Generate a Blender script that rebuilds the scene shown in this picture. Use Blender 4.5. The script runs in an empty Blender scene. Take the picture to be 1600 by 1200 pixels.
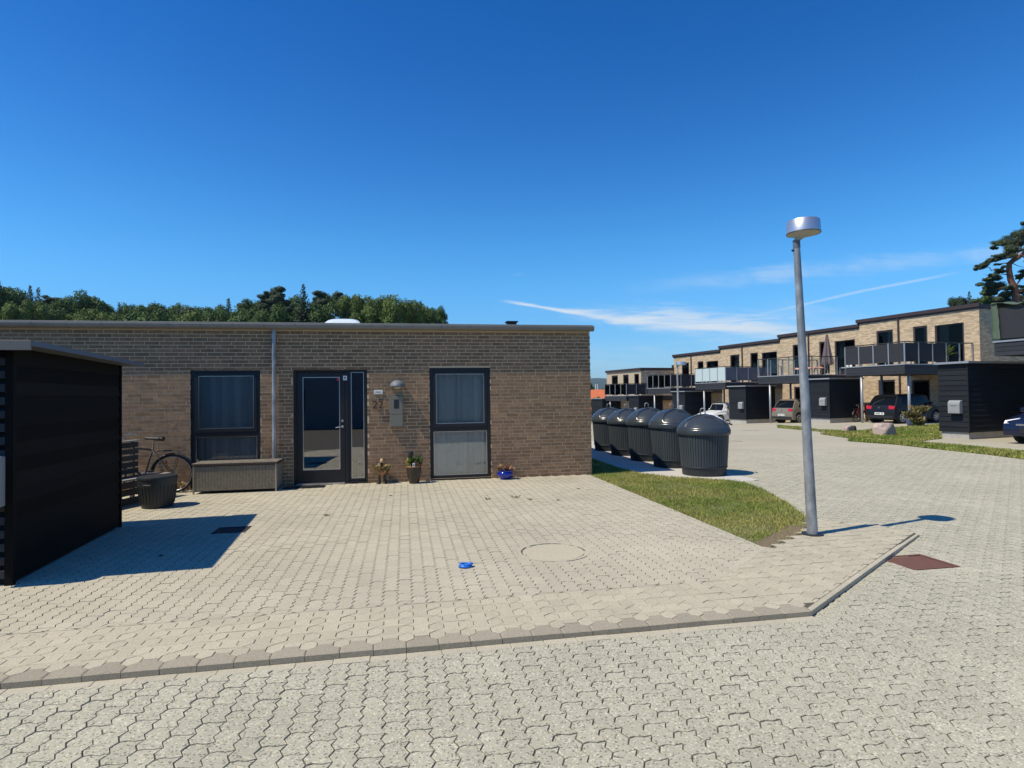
import bpy, bmesh, math, random
from math import sin, cos, pi, radians, sqrt, atan2, floor
from mathutils import Vector, Matrix, noise
random.seed(7)
S = bpy.context.scene
COL = S.collection

# ------------------------------------------------------------------ camera
EYE = 1.6
FPX = 920.0                                   # focal length for a 1600 px wide picture
YAW, PITCH, ROLL = radians(10.4), math.atan(19/920.0), 0.0135
r0 = Vector((cos(YAW), -sin(YAW), 0)); f0 = Vector((sin(YAW), cos(YAW), 0)); up = Vector((0, 0, 1))
cf = f0*cos(PITCH) + up*sin(PITCH)
u1 = up*cos(PITCH) - f0*sin(PITCH)
cu = u1*cos(ROLL) + r0*sin(ROLL)
cr = r0*cos(ROLL) - u1*sin(ROLL)
cam = bpy.data.cameras.new('camera'); cam_o = bpy.data.objects.new('camera', cam); COL.objects.link(cam_o)
cam.sensor_width = 36; cam.lens = 36*FPX/1600; cam.clip_start = 0.05; cam.clip_end = 20000
M = Matrix((cr, cu, -cf)).transposed().to_4x4(); M.translation = (0, 0, EYE)
cam_o.matrix_world = M
S.camera = cam_o
CAMP = Vector((0, 0, EYE))

# ------------------------------------------------------------------ sky, sun, exposure
SUNV = Vector((0.635, 0.155, -1.0)).normalized()        # the way the light travels
elev = math.asin(-SUNV.z)
S.view_settings.view_transform = 'Standard'; S.view_settings.look = 'None'
S.view_settings.gamma = 1; S.view_settings.use_curve_mapping = False
S.view_settings.exposure = 0.0
w = bpy.data.worlds.new('World'); S.world = w; w.use_nodes = True
nt = w.node_tree; nt.nodes.clear()
def N(tree, typ, **kw):
    n = tree.nodes.new(typ)
    for k, v in kw.items(): setattr(n, k, v)
    return n
def link(tree, a, b): tree.links.new(a, b)
class E:
    """tiny shader maths: every operation makes a Math node"""
    def __init__(s, t, sock): s.t = t; s.s = sock
    def _op(s, op, *a):
        n = N(s.t, 'ShaderNodeMath', operation=op)
        for i, x in enumerate((s,)+a):
            if isinstance(x, E): link(s.t, x.s, n.inputs[i])
            else: n.inputs[i].default_value = x
        return E(s.t, n.outputs[0])
    def __add__(s, o): return s._op('ADD', o)
    def __sub__(s, o): return s._op('SUBTRACT', o)
    def __mul__(s, o): return s._op('MULTIPLY', o)
    def __truediv__(s, o): return s._op('DIVIDE', o)
    def pow(s, o): return s._op('POWER', o)
    def abs(s): return s._op('ABSOLUTE')
    def mx(s, o): return s._op('MAXIMUM', o)
    def mn(s, o): return s._op('MINIMUM', o)
    def gt(s, o): return s._op('GREATER_THAN', o)
    def step(s, a, b):
        n = N(s.t, 'ShaderNodeMapRange', interpolation_type='SMOOTHSTEP')
        link(s.t, s.s, n.inputs[0]); n.inputs[1].default_value = a; n.inputs[2].default_value = b
        return E(s.t, n.outputs[0])
sky = N(nt, 'ShaderNodeTexSky', sky_type='NISHITA', sun_disc=False, sun_elevation=elev,
        sun_rotation=atan2(-SUNV.x, -SUNV.y), air_density=1.0, dust_density=0.15, ozone_density=3.0, altitude=60)
hs = N(nt, 'ShaderNodeHueSaturation'); hs.inputs['Saturation'].default_value = 1.18; hs.inputs['Value'].default_value = 1.0
hs.inputs['Hue'].default_value = 0.503
link(nt, sky.outputs[0], hs.inputs['Color'])
tc = N(nt, 'ShaderNodeTexCoord')
def dotn(v):
    n = N(nt, 'ShaderNodeVectorMath', operation='DOT_PRODUCT'); link(nt, tc.outputs['Generated'], n.inputs[0]); n.inputs[1].default_value = v
    return E(nt, n.outputs['Value'])
dd = dotn(f0); uu = dotn(r0)/dd.mx(0.02); vv = dotn(up)/dd.mx(0.02); front = dd.step(0.05, 0.3)
def nz(su, sv, scale, det=5, rough=0.6, off=0.0):
    c = N(nt, 'ShaderNodeCombineXYZ'); link(nt, (uu*su+off+vv*(su*0.25)).s, c.inputs[0]); link(nt, (vv*sv).s, c.inputs[1])
    n = N(nt, 'ShaderNodeTexNoise'); n.inputs['Scale'].default_value = scale; n.inputs['Detail'].default_value = det
    n.inputs['Roughness'].default_value = rough; n.inputs['Distortion'].default_value = 0.5
    link(nt, c.outputs[0], n.inputs['Vector']); return E(nt, n.outputs['Fac'])
def U(px): return (px-800)/FPX
def V(px, py): return (619-0.0135*(px-800)-py)/FPX
n1 = nz(1.3, 13.0, 8.0, det=7, rough=0.65); n2 = nz(1.0, 5.0, 4.0, off=3.1); n3 = nz(2.0, 2.5, 2.2, off=7.0)
# main cirrus streak: a lens under the lamp head, fading at both ends
cu0, cv0 = U(790), V(790, 470)
line = (uu-cu0)*(-0.180) + cv0 + (uu-U(970)).mx(0)*0.092
dd_ = vv-line; grow = uu.step(U(860), U(1040))
k1 = dd_.mx(0)/(grow*0.027 + 0.0035) + (dd_*(-1.0)).mx(0)/(grow*0.012 + 0.0035) + (n1-0.5)*2.3 + (n2-0.5)*1.6
streak = (k1*(-1.0)+1.30).step(0.0, 1.45) * uu.step(U(775), U(830)) * (uu*(-1.0)).step(-U(1345), -U(1180)) * 0.92
# thin veil beneath and upper feathering
veil = n2.step(0.47, 0.75) * vv.step(V(1000, 575), V(1000, 530)) * (vv*(-1.0)).step(-V(1000, 455), -V(1000, 500)) * uu.step(U(700), U(1000)) * 0.33
lw = n2.step(0.42, 0.7) * vv.step(-0.005, 0.02) * (vv*(-1.0)).step(-0.085, -0.04) * uu.step(U(800), U(950)) * 0.5
up2 = (vv - ((uu-U(1050))*0.075 + V(1050, 442))).abs()
feather = ((up2/0.022 + (n1-0.5)*1.8)*(-1.0)+1.0).step(0.0, 1.0) * uu.step(U(950), U(1150)) * n3.step(0.3, 0.6) * 0.32
ct = (vv - ((uu-U(1185))*0.197 + V(1185, 489) - ((uu-U(1350)).abs())*0.02)).abs()
trail = ((ct/0.0035 + (n1-0.5)*0.9)*(-1.0)+1.0).step(0.0, 0.9) * uu.step(U(1150), U(1300)) * (uu*(-1.0)).step(-U(1525), -U(1430)) * 0.35
puff = (((vv-V(812, 428)).abs()/0.005 + (uu-U(812)).abs()/0.02 + (n1-0.5)*2.0)*(-1.0)+1.0).step(0, 1.2)*0.12
cl = (streak.mx(veil).mx(lw).mx(feather) + trail + puff).mn(0.95) * front
# colour of clear air by height above the horizon, over the whole dome
sz = dotn(Vector((0, 0, 1))); ramp = N(nt, 'ShaderNodeValToRGB'); link(nt, sz.s, ramp.inputs[0])
rc = ramp.color_ramp; rc.interpolation = 'B_SPLINE'
stops = [(0.0, (0.72, 0.98, 1.55)), (0.05, (0.70, 1.12, 1.60)), (0.12, (0.74, 1.38, 1.80)), (0.18, (0.80, 1.62, 1.98)), (0.25, (0.66, 1.58, 1.98)), (0.33, (0.52, 1.40, 1.92)), (0.45, (0.30, 1.12, 1.74)), (0.56, (0.16, 1.02, 1.68)), (0.8, (0.16, 0.95, 1.55))]
rc.elements[0].position = stops[0][0]; rc.elements[1].position = stops[-1][0]
for p_, c_ in stops[1:-1]: rc.elements.new(p_)
for el_, (p_, c_) in zip(rc.elements, stops): el_.position = p_; el_.color = (c_[0]/2, c_[1]/2, c_[2]/2, 1)
mulc = N(nt, 'ShaderNodeVectorMath', operation='MULTIPLY'); link(nt, hs.outputs[0], mulc.inputs[0]); link(nt, ramp.outputs[0], mulc.inputs[1])
sc2 = N(nt, 'ShaderNodeVectorMath', operation='SCALE'); link(nt, mulc.outputs[0], sc2.inputs[0]); sc2.inputs['Scale'].default_value = 2.0
mixc = N(nt, 'ShaderNodeMixRGB'); link(nt, cl.s, mixc.inputs[0]); link(nt, sc2.outputs[0], mixc.inputs[1]); mixc.inputs[2].default_value = (8.6, 9.6, 10.6, 1)
bg = N(nt, 'ShaderNodeBackground'); bg.inputs['Strength'].default_value = 0.085
out = N(nt, 'ShaderNodeOutputWorld'); link(nt, mixc.outputs[0], bg.inputs[0]); link(nt, bg.outputs[0], out.inputs[0])
sun = bpy.data.lights.new('sun', 'SUN'); sun.energy = 4.9; sun.angle = radians(0.53); sun.color = (1.0, 0.90, 0.72)
so = bpy.data.objects.new('sun', sun); COL.objects.link(so); so.rotation_euler = SUNV.to_track_quat('-Z', 'Y').to_euler()

# ------------------------------------------------------------------ placing by sight lines
def ray(px, py): return cf + cr*((px-800)/FPX) + cu*((600-py)/FPX)
def P(px, py, z=0.0):                     # point of a level plane
    d = ray(px, py); return CAMP + d*((z-EYE)/d.z)
def W(px, py, Y):                         # point of a plane Y = const
    d = ray(px, py); return CAMP + d*(Y/d.y)
def C(px, py, dep):                       # point at a given distance ahead
    d = ray(px, py); return CAMP + d*(dep/d.dot(f0))
def cam2w(lat, dep, z=0.0): v = r0*lat + f0*dep; return Vector((v.x, v.y, z))
def infront(p, m=0.12):
    q = p-CAMP; z = q.dot(cf)
    if z < 0.3: return False
    return abs(q.dot(cr)/z) < 800/FPX+m and abs(q.dot(cu)/z) < 600/FPX+m

# ------------------------------------------------------------------ terrain
RV = (r0*-0.338 + f0*0.941)               # along the terrace, away from the camera
RN = (r0*0.941 + f0*0.338)                # into the terrace
def sstep(a, b, x):
    t = max(0, min(1, (x-a)/(b-a))); return t*t*(3-2*t)
def g(x, y):
    s = x*RV.x + y*RV.y
    drop = -0.043*max(0, min(s, 62)-23.0) if s > 23 else 0
    z = -0.037 + drop*sstep(-2, 6, x)
    if s > 62: z += -min(9.0, (s-62)*0.10)*sstep(-30, 20, x)
    hill = sstep(40, 110, y - 0.55*x)*5.5*sstep(10, -30, x)
    hill2 = sstep(34, 60, x*RN.x+y*RN.y)*1.5*sstep(60, 10, s)
    return z + hill + hill2

# ------------------------------------------------------------------ object helpers
def tag(o, label=None, cat=None, group=None, kind=None):
    if label: o['label'] = label
    if cat: o['category'] = cat
    if group: o['group'] = group
    if kind: o['kind'] = kind
    return o
def empty(name, loc=(0, 0, 0), rz=0.0, parent=None):
    o = bpy.data.objects.new(name, None); COL.objects.link(o); o.location = loc; o.rotation_euler = (0, 0, rz)
    o.empty_display_size = 0.2
    if parent: o.parent = parent
    return o
class MB:
    def __init__(s): s.v = []; s.f = []; s.m = []; s.X = Matrix(); s.mi = 0
    def add(s, vs, fs):
        b = len(s.v); s.v += [tuple(s.X @ Vector(v)) for v in vs]
        s.f += [tuple(b+i for i in f) for f in fs]; s.m += [s.mi]*len(fs); return s
    def box(s, x0, x1, y0, y1, z0, z1):
        vs = [(x, y, z) for z in (z0, z1) for y in (y0, y1) for x in (x0, x1)]
        return s.add(vs, [(0, 2, 3, 1), (4, 5, 7, 6), (0, 1, 5, 4), (2, 6, 7, 3), (0, 4, 6, 2), (1, 3, 7, 5)])
    def tube(s, pts, r, n=8, cap=True):
        pts = [Vector(p) for p in pts]; rs = r if isinstance(r, (list, tuple)) else [r]*len(pts)
        vs = []; prev = None
        for i, p in enumerate(pts):
            t = (pts[min(i+1, len(pts)-1)]-pts[max(i-1, 0)]).normalized()
            if prev is None:
                a = t.cross(Vector((0, 0, 1)))
                if a.length < 1e-3: a = Vector((1, 0, 0))
                a.normalize()
            else:
                a = (prev - t*prev.dot(t)).normalized()
            prev = a; b = t.cross(a)
            for k in range(n):
                an = 2*pi*k/n; vs.append(p+(a*cos(an)+b*sin(an))*rs[i])
        fs = [(i*n+k, i*n+(k+1) % n, (i+1)*n+(k+1) % n, (i+1)*n+k) for i in range(len(pts)-1) for k in range(n)]
        if cap: fs += [tuple(range(n-1, -1, -1)), tuple((len(pts)-1)*n+k for k in range(n))]
        return s.add(vs, fs)
    def lathe(s, prof, n=24, cx=0, cy=0, a0=0, a1=2*pi, sx=1, sy=1):
        full = abs(a1-a0-2*pi) < 1e-6; m = n if full else n+1
        vs = [(cx+r*sx*cos(a0+(a1-a0)*k/n), cy+r*sy*sin(a0+(a1-a0)*k/n), z) for r, z in prof for k in range(m)]
        fs = [(i*m+k, i*m+(k+1) % m, (i+1)*m+(k+1) % m, (i+1)*m+k) for i in range(len(prof)-1) for k in range(n)]
        return s.add(vs, fs)
    def prism(s, poly, z0, z1):
        n = len(poly); vs = [(x, y, z0) for x, y in poly]+[(x, y, z1) for x, y in poly]
        return s.add(vs, [tuple(range(n-1, -1, -1)), tuple(range(n, 2*n))]+[(i, (i+1) % n, n+(i+1) % n, n+i) for i in range(n)])
    def quad(s, a, b, c, d): return s.add([a, b, c, d], [(0, 1, 2, 3)])
    def mesh(s, name, mats, smooth=False):
        me = bpy.data.meshes.new(name); me.from_pydata(s.v, [], s.f)
        for m in (mats if isinstance(mats, (list, tuple)) else [mats]): me.materials.append(m)
        if any(s.m): me.polygons.foreach_set('material_index', s.m)
        if smooth: me.polygons.foreach_set('use_smooth', [True]*len(s.f))
        me.update(); return me
    def build(s, name, mats, parent=None, smooth=False, loc=None, bev=0, angle=None):
        o = bpy.data.objects.new(name, s.mesh(name, mats, smooth)); COL.objects.link(o)
        if parent: o.parent = parent
        if loc is not None: o.location = loc
        if bev:
            md = o.modifiers.new('bevel', 'BEVEL'); md.width = bev; md.segments = 2; md.limit_method = 'ANGLE'; md.angle_limit = radians(35)
        if angle is not None: sharp(o.data, angle)
        return o
def sharp(me, ang=40):
    me.polygons.foreach_set('use_smooth', [True]*len(me.polygons))
    me.set_sharp_from_angle(angle=radians(ang))
def inst(name, me, parent=None, loc=(0, 0, 0), rot=(0, 0, 0), sc=(1, 1, 1)):
    o = bpy.data.objects.new(name, me); COL.objects.link(o)
    if parent: o.parent = parent
    o.location = loc; o.rotation_euler = rot; o.scale = sc; return o
def copy_tree(o, parent=None):
    c = o.copy(); COL.objects.link(c); c.parent = parent
    for ch in KIDS(o): copy_tree(ch, c)
    return c
def KIDS(o): return [x for x in COL.objects if x.parent == o]

# ------------------------------------------------------------------ materials
def mat(name, col, rough=0.7, var=0.0, scale=8.0, bump=0.0, bscale=None, metal=0.0, island=0.0, obj=0.0, col2=None,
        speck=None, coat=0.0, spec=0.5, stain=0.0, stain_scale=0.6, stretch=None, trans=0.0, det=6):
    m = bpy.data.materials.new(name); m.use_nodes = True; t = m.node_tree; bs = t.nodes['Principled BSDF']
    bs.inputs['Roughness'].default_value = rough; bs.inputs['Metallic'].default_value = metal
    bs.inputs['Specular IOR Level'].default_value = spec; bs.inputs['Coat Weight'].default_value = coat
    bs.inputs['Coat Roughness'].default_value = 0.04
    geo = N(t, 'ShaderNodeNewGeometry'); vec = geo.outputs['Position']
    if stretch:
        mp = N(t, 'ShaderNodeMapping'); mp.inputs['Scale'].default_value = stretch; link(t, vec, mp.inputs[0]); vec = mp.outputs[0]
    def noise_(sc, det=6, rg=0.6, v=None):
        n = N(t, 'ShaderNodeTexNoise'); n.inputs['Scale'].default_value = sc; n.inputs['Detail'].default_value = det
        n.inputs['Roughness'].default_value = rg; link(t, v or vec, n.inputs['Vector']); return E(t, n.outputs['Fac'])
    c4 = tuple(col)+(1,)
    cur = N(t, 'ShaderNodeRGB'); cur.outputs[0].default_value = c4; cur = cur.outputs[0]
    if col2 is not None:
        mx = N(t, 'ShaderNodeMixRGB'); link(t, noise_(scale*0.35, 5).step(0.35, 0.65).s, mx.inputs[0]); link(t, cur, mx.inputs[1]); mx.inputs[2].default_value = tuple(col2)+(1,); cur = mx.outputs[0]
    val = None
    if var: val = (noise_(scale, det)-0.5)*(2*var)+1.0
    if island or obj:
        oi = N(t, 'ShaderNodeObjectInfo')
        ri = E(t, geo.outputs['Random Per Island']) + E(t, oi.outputs['Random'])
        fr = ri._op('FRACT')
        k = (fr-0.5)*(2*(island or obj))+1.0
        val = k if val is None else val*k
    if stain:
        k = (noise_(stain_scale, 4, 0.55, geo.outputs['Position'])-0.5)*(2*stain)+1.0
        val = k if val is None else val*k
    if speck:
        sc, a, b = speck
        vo = N(t, 'ShaderNodeTexVoronoi'); vo.inputs['Scale'].default_value = sc; link(t, geo.outputs['Position'], vo.inputs['Vector'])
        sp = N(t, 'ShaderNodeSeparateColor'); link(t, vo.outputs['Color'], sp.inputs[0])
        e = E(t, sp.outputs[0])
        k = e.step(0.86, 0.95)*b - (e*(-1.0)).step(-0.13, -0.05)*a + 1.0
        val = k if val is None else val*k
    if val is not None:
        mul = N(t, 'ShaderNodeVectorMath', operation='SCALE'); link(t, cur, mul.inputs[0]); link(t, val.s, mul.inputs['Scale']); cur = mul.outputs[0]
    link(t, cur, bs.inputs['Base Color'])
    if bump:
        bp = N(t, 'ShaderNodeBump'); bp.inputs['Strength'].default_value = 1.0; bp.inputs['Distance'].default_value = bump
        link(t, noise_(bscale or scale*3, 5).s, bp.inputs['Height']); link(t, bp.outputs[0], bs.inputs['Normal'])
    if trans:
        tr = N(t, 'ShaderNodeBsdfTranslucent'); link(t, cur, tr.inputs[0]); mx = N(t, 'ShaderNodeMixShader'); mx.inputs[0].default_value = trans
        link(t, bs.outputs[0], mx.inputs[1]); link(t, tr.outputs[0], mx.inputs[2])
        link(t, mx.outputs[0], [n for n in t.nodes if n.type == 'OUTPUT_MATERIAL'][0].inputs[0])
    return m
def glass(name, tint=(0.55, 0.6, 0.62), refl=1.0, ior=1.6, rough=0.0):
    m = bpy.data.materials.new(name); m.use_nodes = True; t = m.node_tree
    for n in list(t.nodes):
        if n.type == 'BSDF_PRINCIPLED': t.nodes.remove(n)
    o = [n for n in t.nodes if n.type == 'OUTPUT_MATERIAL'][0]
    tr = N(t, 'ShaderNodeBsdfTransparent'); tr.inputs[0].default_value = tuple(tint)+(1,)
    gl = N(t, 'ShaderNodeBsdfGlossy'); gl.inputs['Roughness'].default_value = rough; gl.inputs[0].default_value = (refl, refl, refl, 1)
    fr = N(t, 'ShaderNodeFresnel'); fr.inputs[0].default_value = ior
    mx = N(t, 'ShaderNodeMixShader'); link(t, fr.outputs[0], mx.inputs[0]); link(t, tr.outputs[0], mx.inputs[1]); link(t, gl.outputs[0], mx.inputs[2]); link(t, mx.outputs[0], o.inputs[0])
    return m
Mt = {}
Mt['road_paver'] = mat('road_paver', (0.430, 0.408, 0.306), 0.9, var=0.22, scale=60, bump=0.0022, bscale=260, island=0.05, speck=(125, 0.60, 0.42), stain=0.18, stain_scale=0.7)
Mt['park_paver'] = mat('park_paver', (0.450, 0.413, 0.308), 0.92, var=0.14, scale=50, bump=0.0015, bscale=200, island=0.045, speck=(170, 0.25, 0.16), stain=0.24, stain_scale=0.55)
Mt['hex_paver'] = mat('hex_paver', (0.462, 0.420, 0.308), 0.92, var=0.14, scale=50, bump=0.0015, bscale=200, island=0.07, speck=(170, 0.25, 0.16), stain=0.12)
Mt['kerb'] = mat('kerb_concrete', (0.33, 0.295, 0.22), 0.92, var=0.2, scale=70, bump=0.0015, bscale=250, island=0.07, speck=(220, 0.3, 0.2))
Mt['border'] = mat('pale_border_sett', (0.455, 0.42, 0.32), 0.92, var=0.2, scale=40, bump=0.002, bscale=200, island=0.05, speck=(170, 0.2, 0.15))
Mt['lamphood'] = mat('lamp_hood_grey', (0.16, 0.18, 0.20), 0.6, var=0.1)
Mt['sand'] = mat('joint_sand', (0.095, 0.082, 0.062), 1.0, var=0.45, scale=14, bump=0.003)
Mt['street'] = mat('street_concrete', (0.405, 0.373, 0.278), 0.92, var=0.15, scale=9, stain=0.22, stain_scale=0.35, bump=0.002, bscale=40)
Mt['drive'] = mat('driveway_concrete', (0.40, 0.365, 0.28), 0.92, var=0.18, scale=5, stain=0.12, stain_scale=0.6)
Mt['strip'] = mat('slab_concrete', (0.52, 0.50, 0.45), 0.9, var=0.1, scale=14, stain=0.1)
Mt['concrete'] = mat('concrete_base', (0.42, 0.40, 0.36), 0.9, var=0.25, scale=9, stain=0.25, stain_scale=2, bump=0.003)
Mt['brick'] = mat('brick_brown', (0.295, 0.178, 0.096), 0.88, var=0.22, scale=35, bump=0.003, bscale=120, island=0.22, col2=(0.22, 0.135, 0.072), stain=0.12, stain_scale=0.9)
Mt['mortar'] = mat('mortar', (0.62, 0.48, 0.305), 0.95, var=0.18, scale=40, bump=0.002)
Mt['yellow_brick'] = mat('yellow_brick', (0.60, 0.455, 0.29), 0.88, var=0.22, scale=14, island=0.25, stain=0.12, stain_scale=0.5, stretch=(1, 1, 4))
Mt['yellow_mortar'] = mat('yellow_mortar', (0.48, 0.39, 0.28), 0.95, var=0.15, scale=12)
Mt['black_wood'] = mat('black_wood', (0.0085, 0.0082, 0.0070), 0.75, spec=0.14, var=0.6, scale=9, stretch=(1, 1, 9), bump=0.0015, bscale=60, island=0.6, stain=0.35, stain_scale=1.2)
Mt['grey_wood'] = mat('dark_grey_wood', (0.025, 0.03, 0.034), 0.6, var=0.35, scale=6, stretch=(1, 1, 7), island=0.2)
Mt['frame'] = mat('anthracite_frame', (0.008, 0.009, 0.012), 0.45, var=0.12, scale=20)
Mt['bin'] = mat('bin_plastic', (0.040, 0.050, 0.060), 0.26, var=0.12, scale=25, stain=0.1, stain_scale=3, bump=0.0004, bscale=300)
Mt['bin_body'] = mat('bin_slats', (0.045, 0.056, 0.064), 0.55, var=0.15, scale=25, island=0.12)
Mt['zinc'] = mat('zinc', (0.21, 0.195, 0.165), 0.6, metal=0.15, var=0.18, scale=10, stain=0.2, stain_scale=2)
Mt['galv'] = mat('galvanised_steel', (0.42, 0.44, 0.455), 0.5, metal=0.35, var=0.35, scale=16, col2=(0.24, 0.26, 0.27), stain=0.25, stain_scale=5, stretch=(1, 1, 0.5), det=3)
Mt['alu'] = mat('brushed_aluminium', (0.62, 0.63, 0.64), 0.36, metal=0.8, var=0.1, scale=30, stretch=(1, 1, 0.1))
Mt['diffuser'] = mat('frosted_diffuser', (0.55, 0.53, 0.42), 0.6, var=0.15, scale=12, trans=0.2)
Mt['felt'] = mat('roofing_felt', (0.10, 0.10, 0.095), 0.9, var=0.3, scale=4)
Mt['flash'] = mat('roof_flashing', (0.33, 0.31, 0.26), 0.6, var=0.15, scale=6)
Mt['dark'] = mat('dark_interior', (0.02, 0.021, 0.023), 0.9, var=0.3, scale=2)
Mt['curtain'] = mat('pale_curtain', (0.85, 0.83, 0.76), 0.9, var=0.12, scale=18, island=0.10)
Mt['bluecurtain'] = mat('blue_grey_blind', (0.66, 0.66, 0.66), 0.85, var=0.12, scale=12, island=0.18)
Mt['silver'] = mat('brushed_silver', (0.6, 0.6, 0.6), 0.3, metal=0.9, var=0.05)
Mt['meter'] = mat('meter_box_grey', (0.19, 0.18, 0.14), 0.6, var=0.08, scale=12)
Mt['white'] = mat('white_paint', (0.78, 0.78, 0.76), 0.5, var=0.05)
Mt['black'] = mat('black_plastic', (0.016, 0.017, 0.019), 0.5, var=0.2, scale=20)
Mt['red'] = mat('red_label', (0.45, 0.01, 0.015), 0.5, var=0.05)
Mt['bronze'] = mat('dark_bronze', (0.045, 0.03, 0.02), 0.5, metal=0.3, var=0.2)
Mt['soot'] = mat('weathered_pallet', (0.052, 0.046, 0.038), 0.85, var=0.4, scale=14, stretch=(1, 1, 4), island=0.3)
Mt['plank'] = mat('pale_bench_plank', (0.34, 0.31, 0.27), 0.8, var=0.25, scale=14)
Mt['wicker'] = mat('grey_wicker', (0.30, 0.26, 0.19), 0.75, var=0.25, scale=60, island=0.22)
Mt['wickerlid'] = mat('brown_lid_edge', (0.055, 0.04, 0.032), 0.6, var=0.2)
Mt['rubber'] = mat('rubber', (0.012, 0.012, 0.012), 0.85, var=0.2)
Mt['terra'] = mat('terracotta', (0.42, 0.20, 0.10), 0.85, var=0.2)
Mt['potbrown'] = mat('dark_brown_glaze', (0.035, 0.028, 0.02), 0.3, var=0.3, scale=14)
Mt['potblue'] = mat('cobalt_glaze', (0.006, 0.018, 0.28), 0.12, var=0.2, scale=10, coat=0.6)
Mt['tan'] = mat('tan_ceramic', (0.50, 0.33, 0.17), 0.6, var=0.2)
Mt['grey_dark'] = mat('dark_grey_plastic', (0.016, 0.020, 0.023), 0.5, var=0.15, scale=20)
Mt['leaf'] = mat('leaf_green', (0.055, 0.11, 0.022), 0.7, var=0.2, island=0.45, trans=0.25, scale=3)
Mt['dryleaf'] = mat('dry_leaf', (0.33, 0.24, 0.11), 0.8, var=0.2, island=0.4, trans=0.2, scale=3)
Mt['pinkleaf'] = mat('succulent_pink', (0.42, 0.24, 0.15), 0.7, var=0.2, island=0.4, scale=3)
Mt['grass'] = mat('grass_blades', (0.21, 0.285, 0.045), 0.8, var=0.15, scale=2, island=0.4, trans=0.3, col2=(0.42, 0.39, 0.11), stain=0.35, stain_scale=1.3)
Mt['turf'] = mat('turf_soil', (0.15, 0.175, 0.04), 0.95, var=0.4, scale=25, bump=0.01, col2=(0.15, 0.13, 0.055))
Mt['soil'] = mat('dry_soil', (0.19, 0.145, 0.085), 0.95, var=0.4, scale=25, bump=0.01)
Mt['ground'] = mat('far_ground', (0.075, 0.095, 0.035), 0.95, var=0.4, scale=0.4)
Mt['bark'] = mat('bark', (0.095, 0.058, 0.040), 0.9, var=0.3, scale=6)
Mt['pinebark'] = mat('pine_bark', (0.20, 0.085, 0.05), 0.9, var=0.3, scale=6)
def leafm(n, c, t=0.18): return mat(n, c, 0.75, var=0.25, scale=0.5, island=0.55, trans=t)
Mt['crown_dark'] = leafm('conifer_needles', (0.034, 0.062, 0.024))
Mt['crown_mid'] = leafm('broadleaf_mid', (0.070, 0.128, 0.024))
Mt['crown_light'] = leafm('broadleaf_light', (0.115, 0.170, 0.032), 0.25)
Mt['crown_pine'] = leafm('pine_needles', (0.060, 0.088, 0.036))
Mt['rust'] = mat('rusty_iron', (0.145, 0.065, 0.042), 0.85, var=0.3, scale=20, bump=0.002)
Mt['iron'] = mat('cast_iron', (0.035, 0.033, 0.032), 0.7, var=0.3, scale=20)
Mt['bluetoy'] = mat('blue_plastic', (0.02, 0.16, 0.62), 0.35, var=0.2, scale=30)
Mt['hexglass'] = glass('window_glass', (0.93, 0.96, 0.97), 1.0, 1.95)
Mt['doorglass'] = glass('door_glass', (0.85, 0.88, 0.90), 1.0, 2.6)
Mt['farglass'] = glass('terrace_glass', (0.45, 0.48, 0.48), 0.5, 1.3)
Mt['railglass'] = glass('clear_rail_glass', (0.93, 0.95, 0.95), 0.7, 1.25)
Mt['frosted'] = mat('frosted_panel', (0.50, 0.60, 0.62), 0.35, var=0.06)
Mt['greypanel'] = mat('grey_screen', (0.12, 0.14, 0.17), 0.4, var=0.08)
Mt['blackcloth'] = mat('black_screen_cloth', (0.022, 0.024, 0.030), 0.75, var=0.3, scale=6)
Mt['brownmetal'] = mat('brown_roof_edge', (0.045, 0.03, 0.03), 0.6, var=0.15)
Mt['darkrail'] = mat('dark_rail', (0.03, 0.03, 0.03), 0.5, var=0.1)
Mt['railpost'] = mat('grey_rail_post', (0.36, 0.38, 0.40), 0.45, metal=0.4, var=0.1)
Mt['tarp'] = mat('green_tarp', (0.085, 0.125, 0.08), 0.7, var=0.25, scale=3, bump=0.02, bscale=4)
Mt['parasol'] = mat('mauve_cloth', (0.15, 0.115, 0.12), 0.85, var=0.15)
Mt['pinkcloth'] = mat('pink_cloth', (0.60, 0.30, 0.24), 0.85, var=0.3, scale=12)
Mt['rock'] = mat('pink_granite', (0.48, 0.37, 0.32), 0.9, var=0.35, scale=5, bump=0.02, bscale=8)
Mt['orange'] = mat('orange_roof_tiles', (0.50, 0.13, 0.045), 0.85, var=0.2, scale=3)
Mt['hillfar'] = mat('wooded_ridge', (0.030, 0.055, 0.030), 0.95, var=0.4, scale=0.02)
Mt['tail'] = mat('red_tail_light', (0.5, 0.008, 0.01), 0.15, coat=0.6)
Mt['lamp'] = mat('clear_headlight', (0.7, 0.72, 0.75), 0.12, metal=0.5, coat=0.8)
Mt['chrome'] = mat('chrome', (0.75, 0.75, 0.76), 0.12, metal=1.0)
Mt['rim'] = mat('wheel_rim', (0.42, 0.42, 0.43), 0.35, metal=0.7)
Mt['carglass'] = mat('car_glass', (0.006, 0.007, 0.008), 0.10, spec=0.18)
def paint(n, c, r=0.35, coat=0.45): return mat(n, c, r, coat=coat, var=0.03, spec=0.35)
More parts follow.
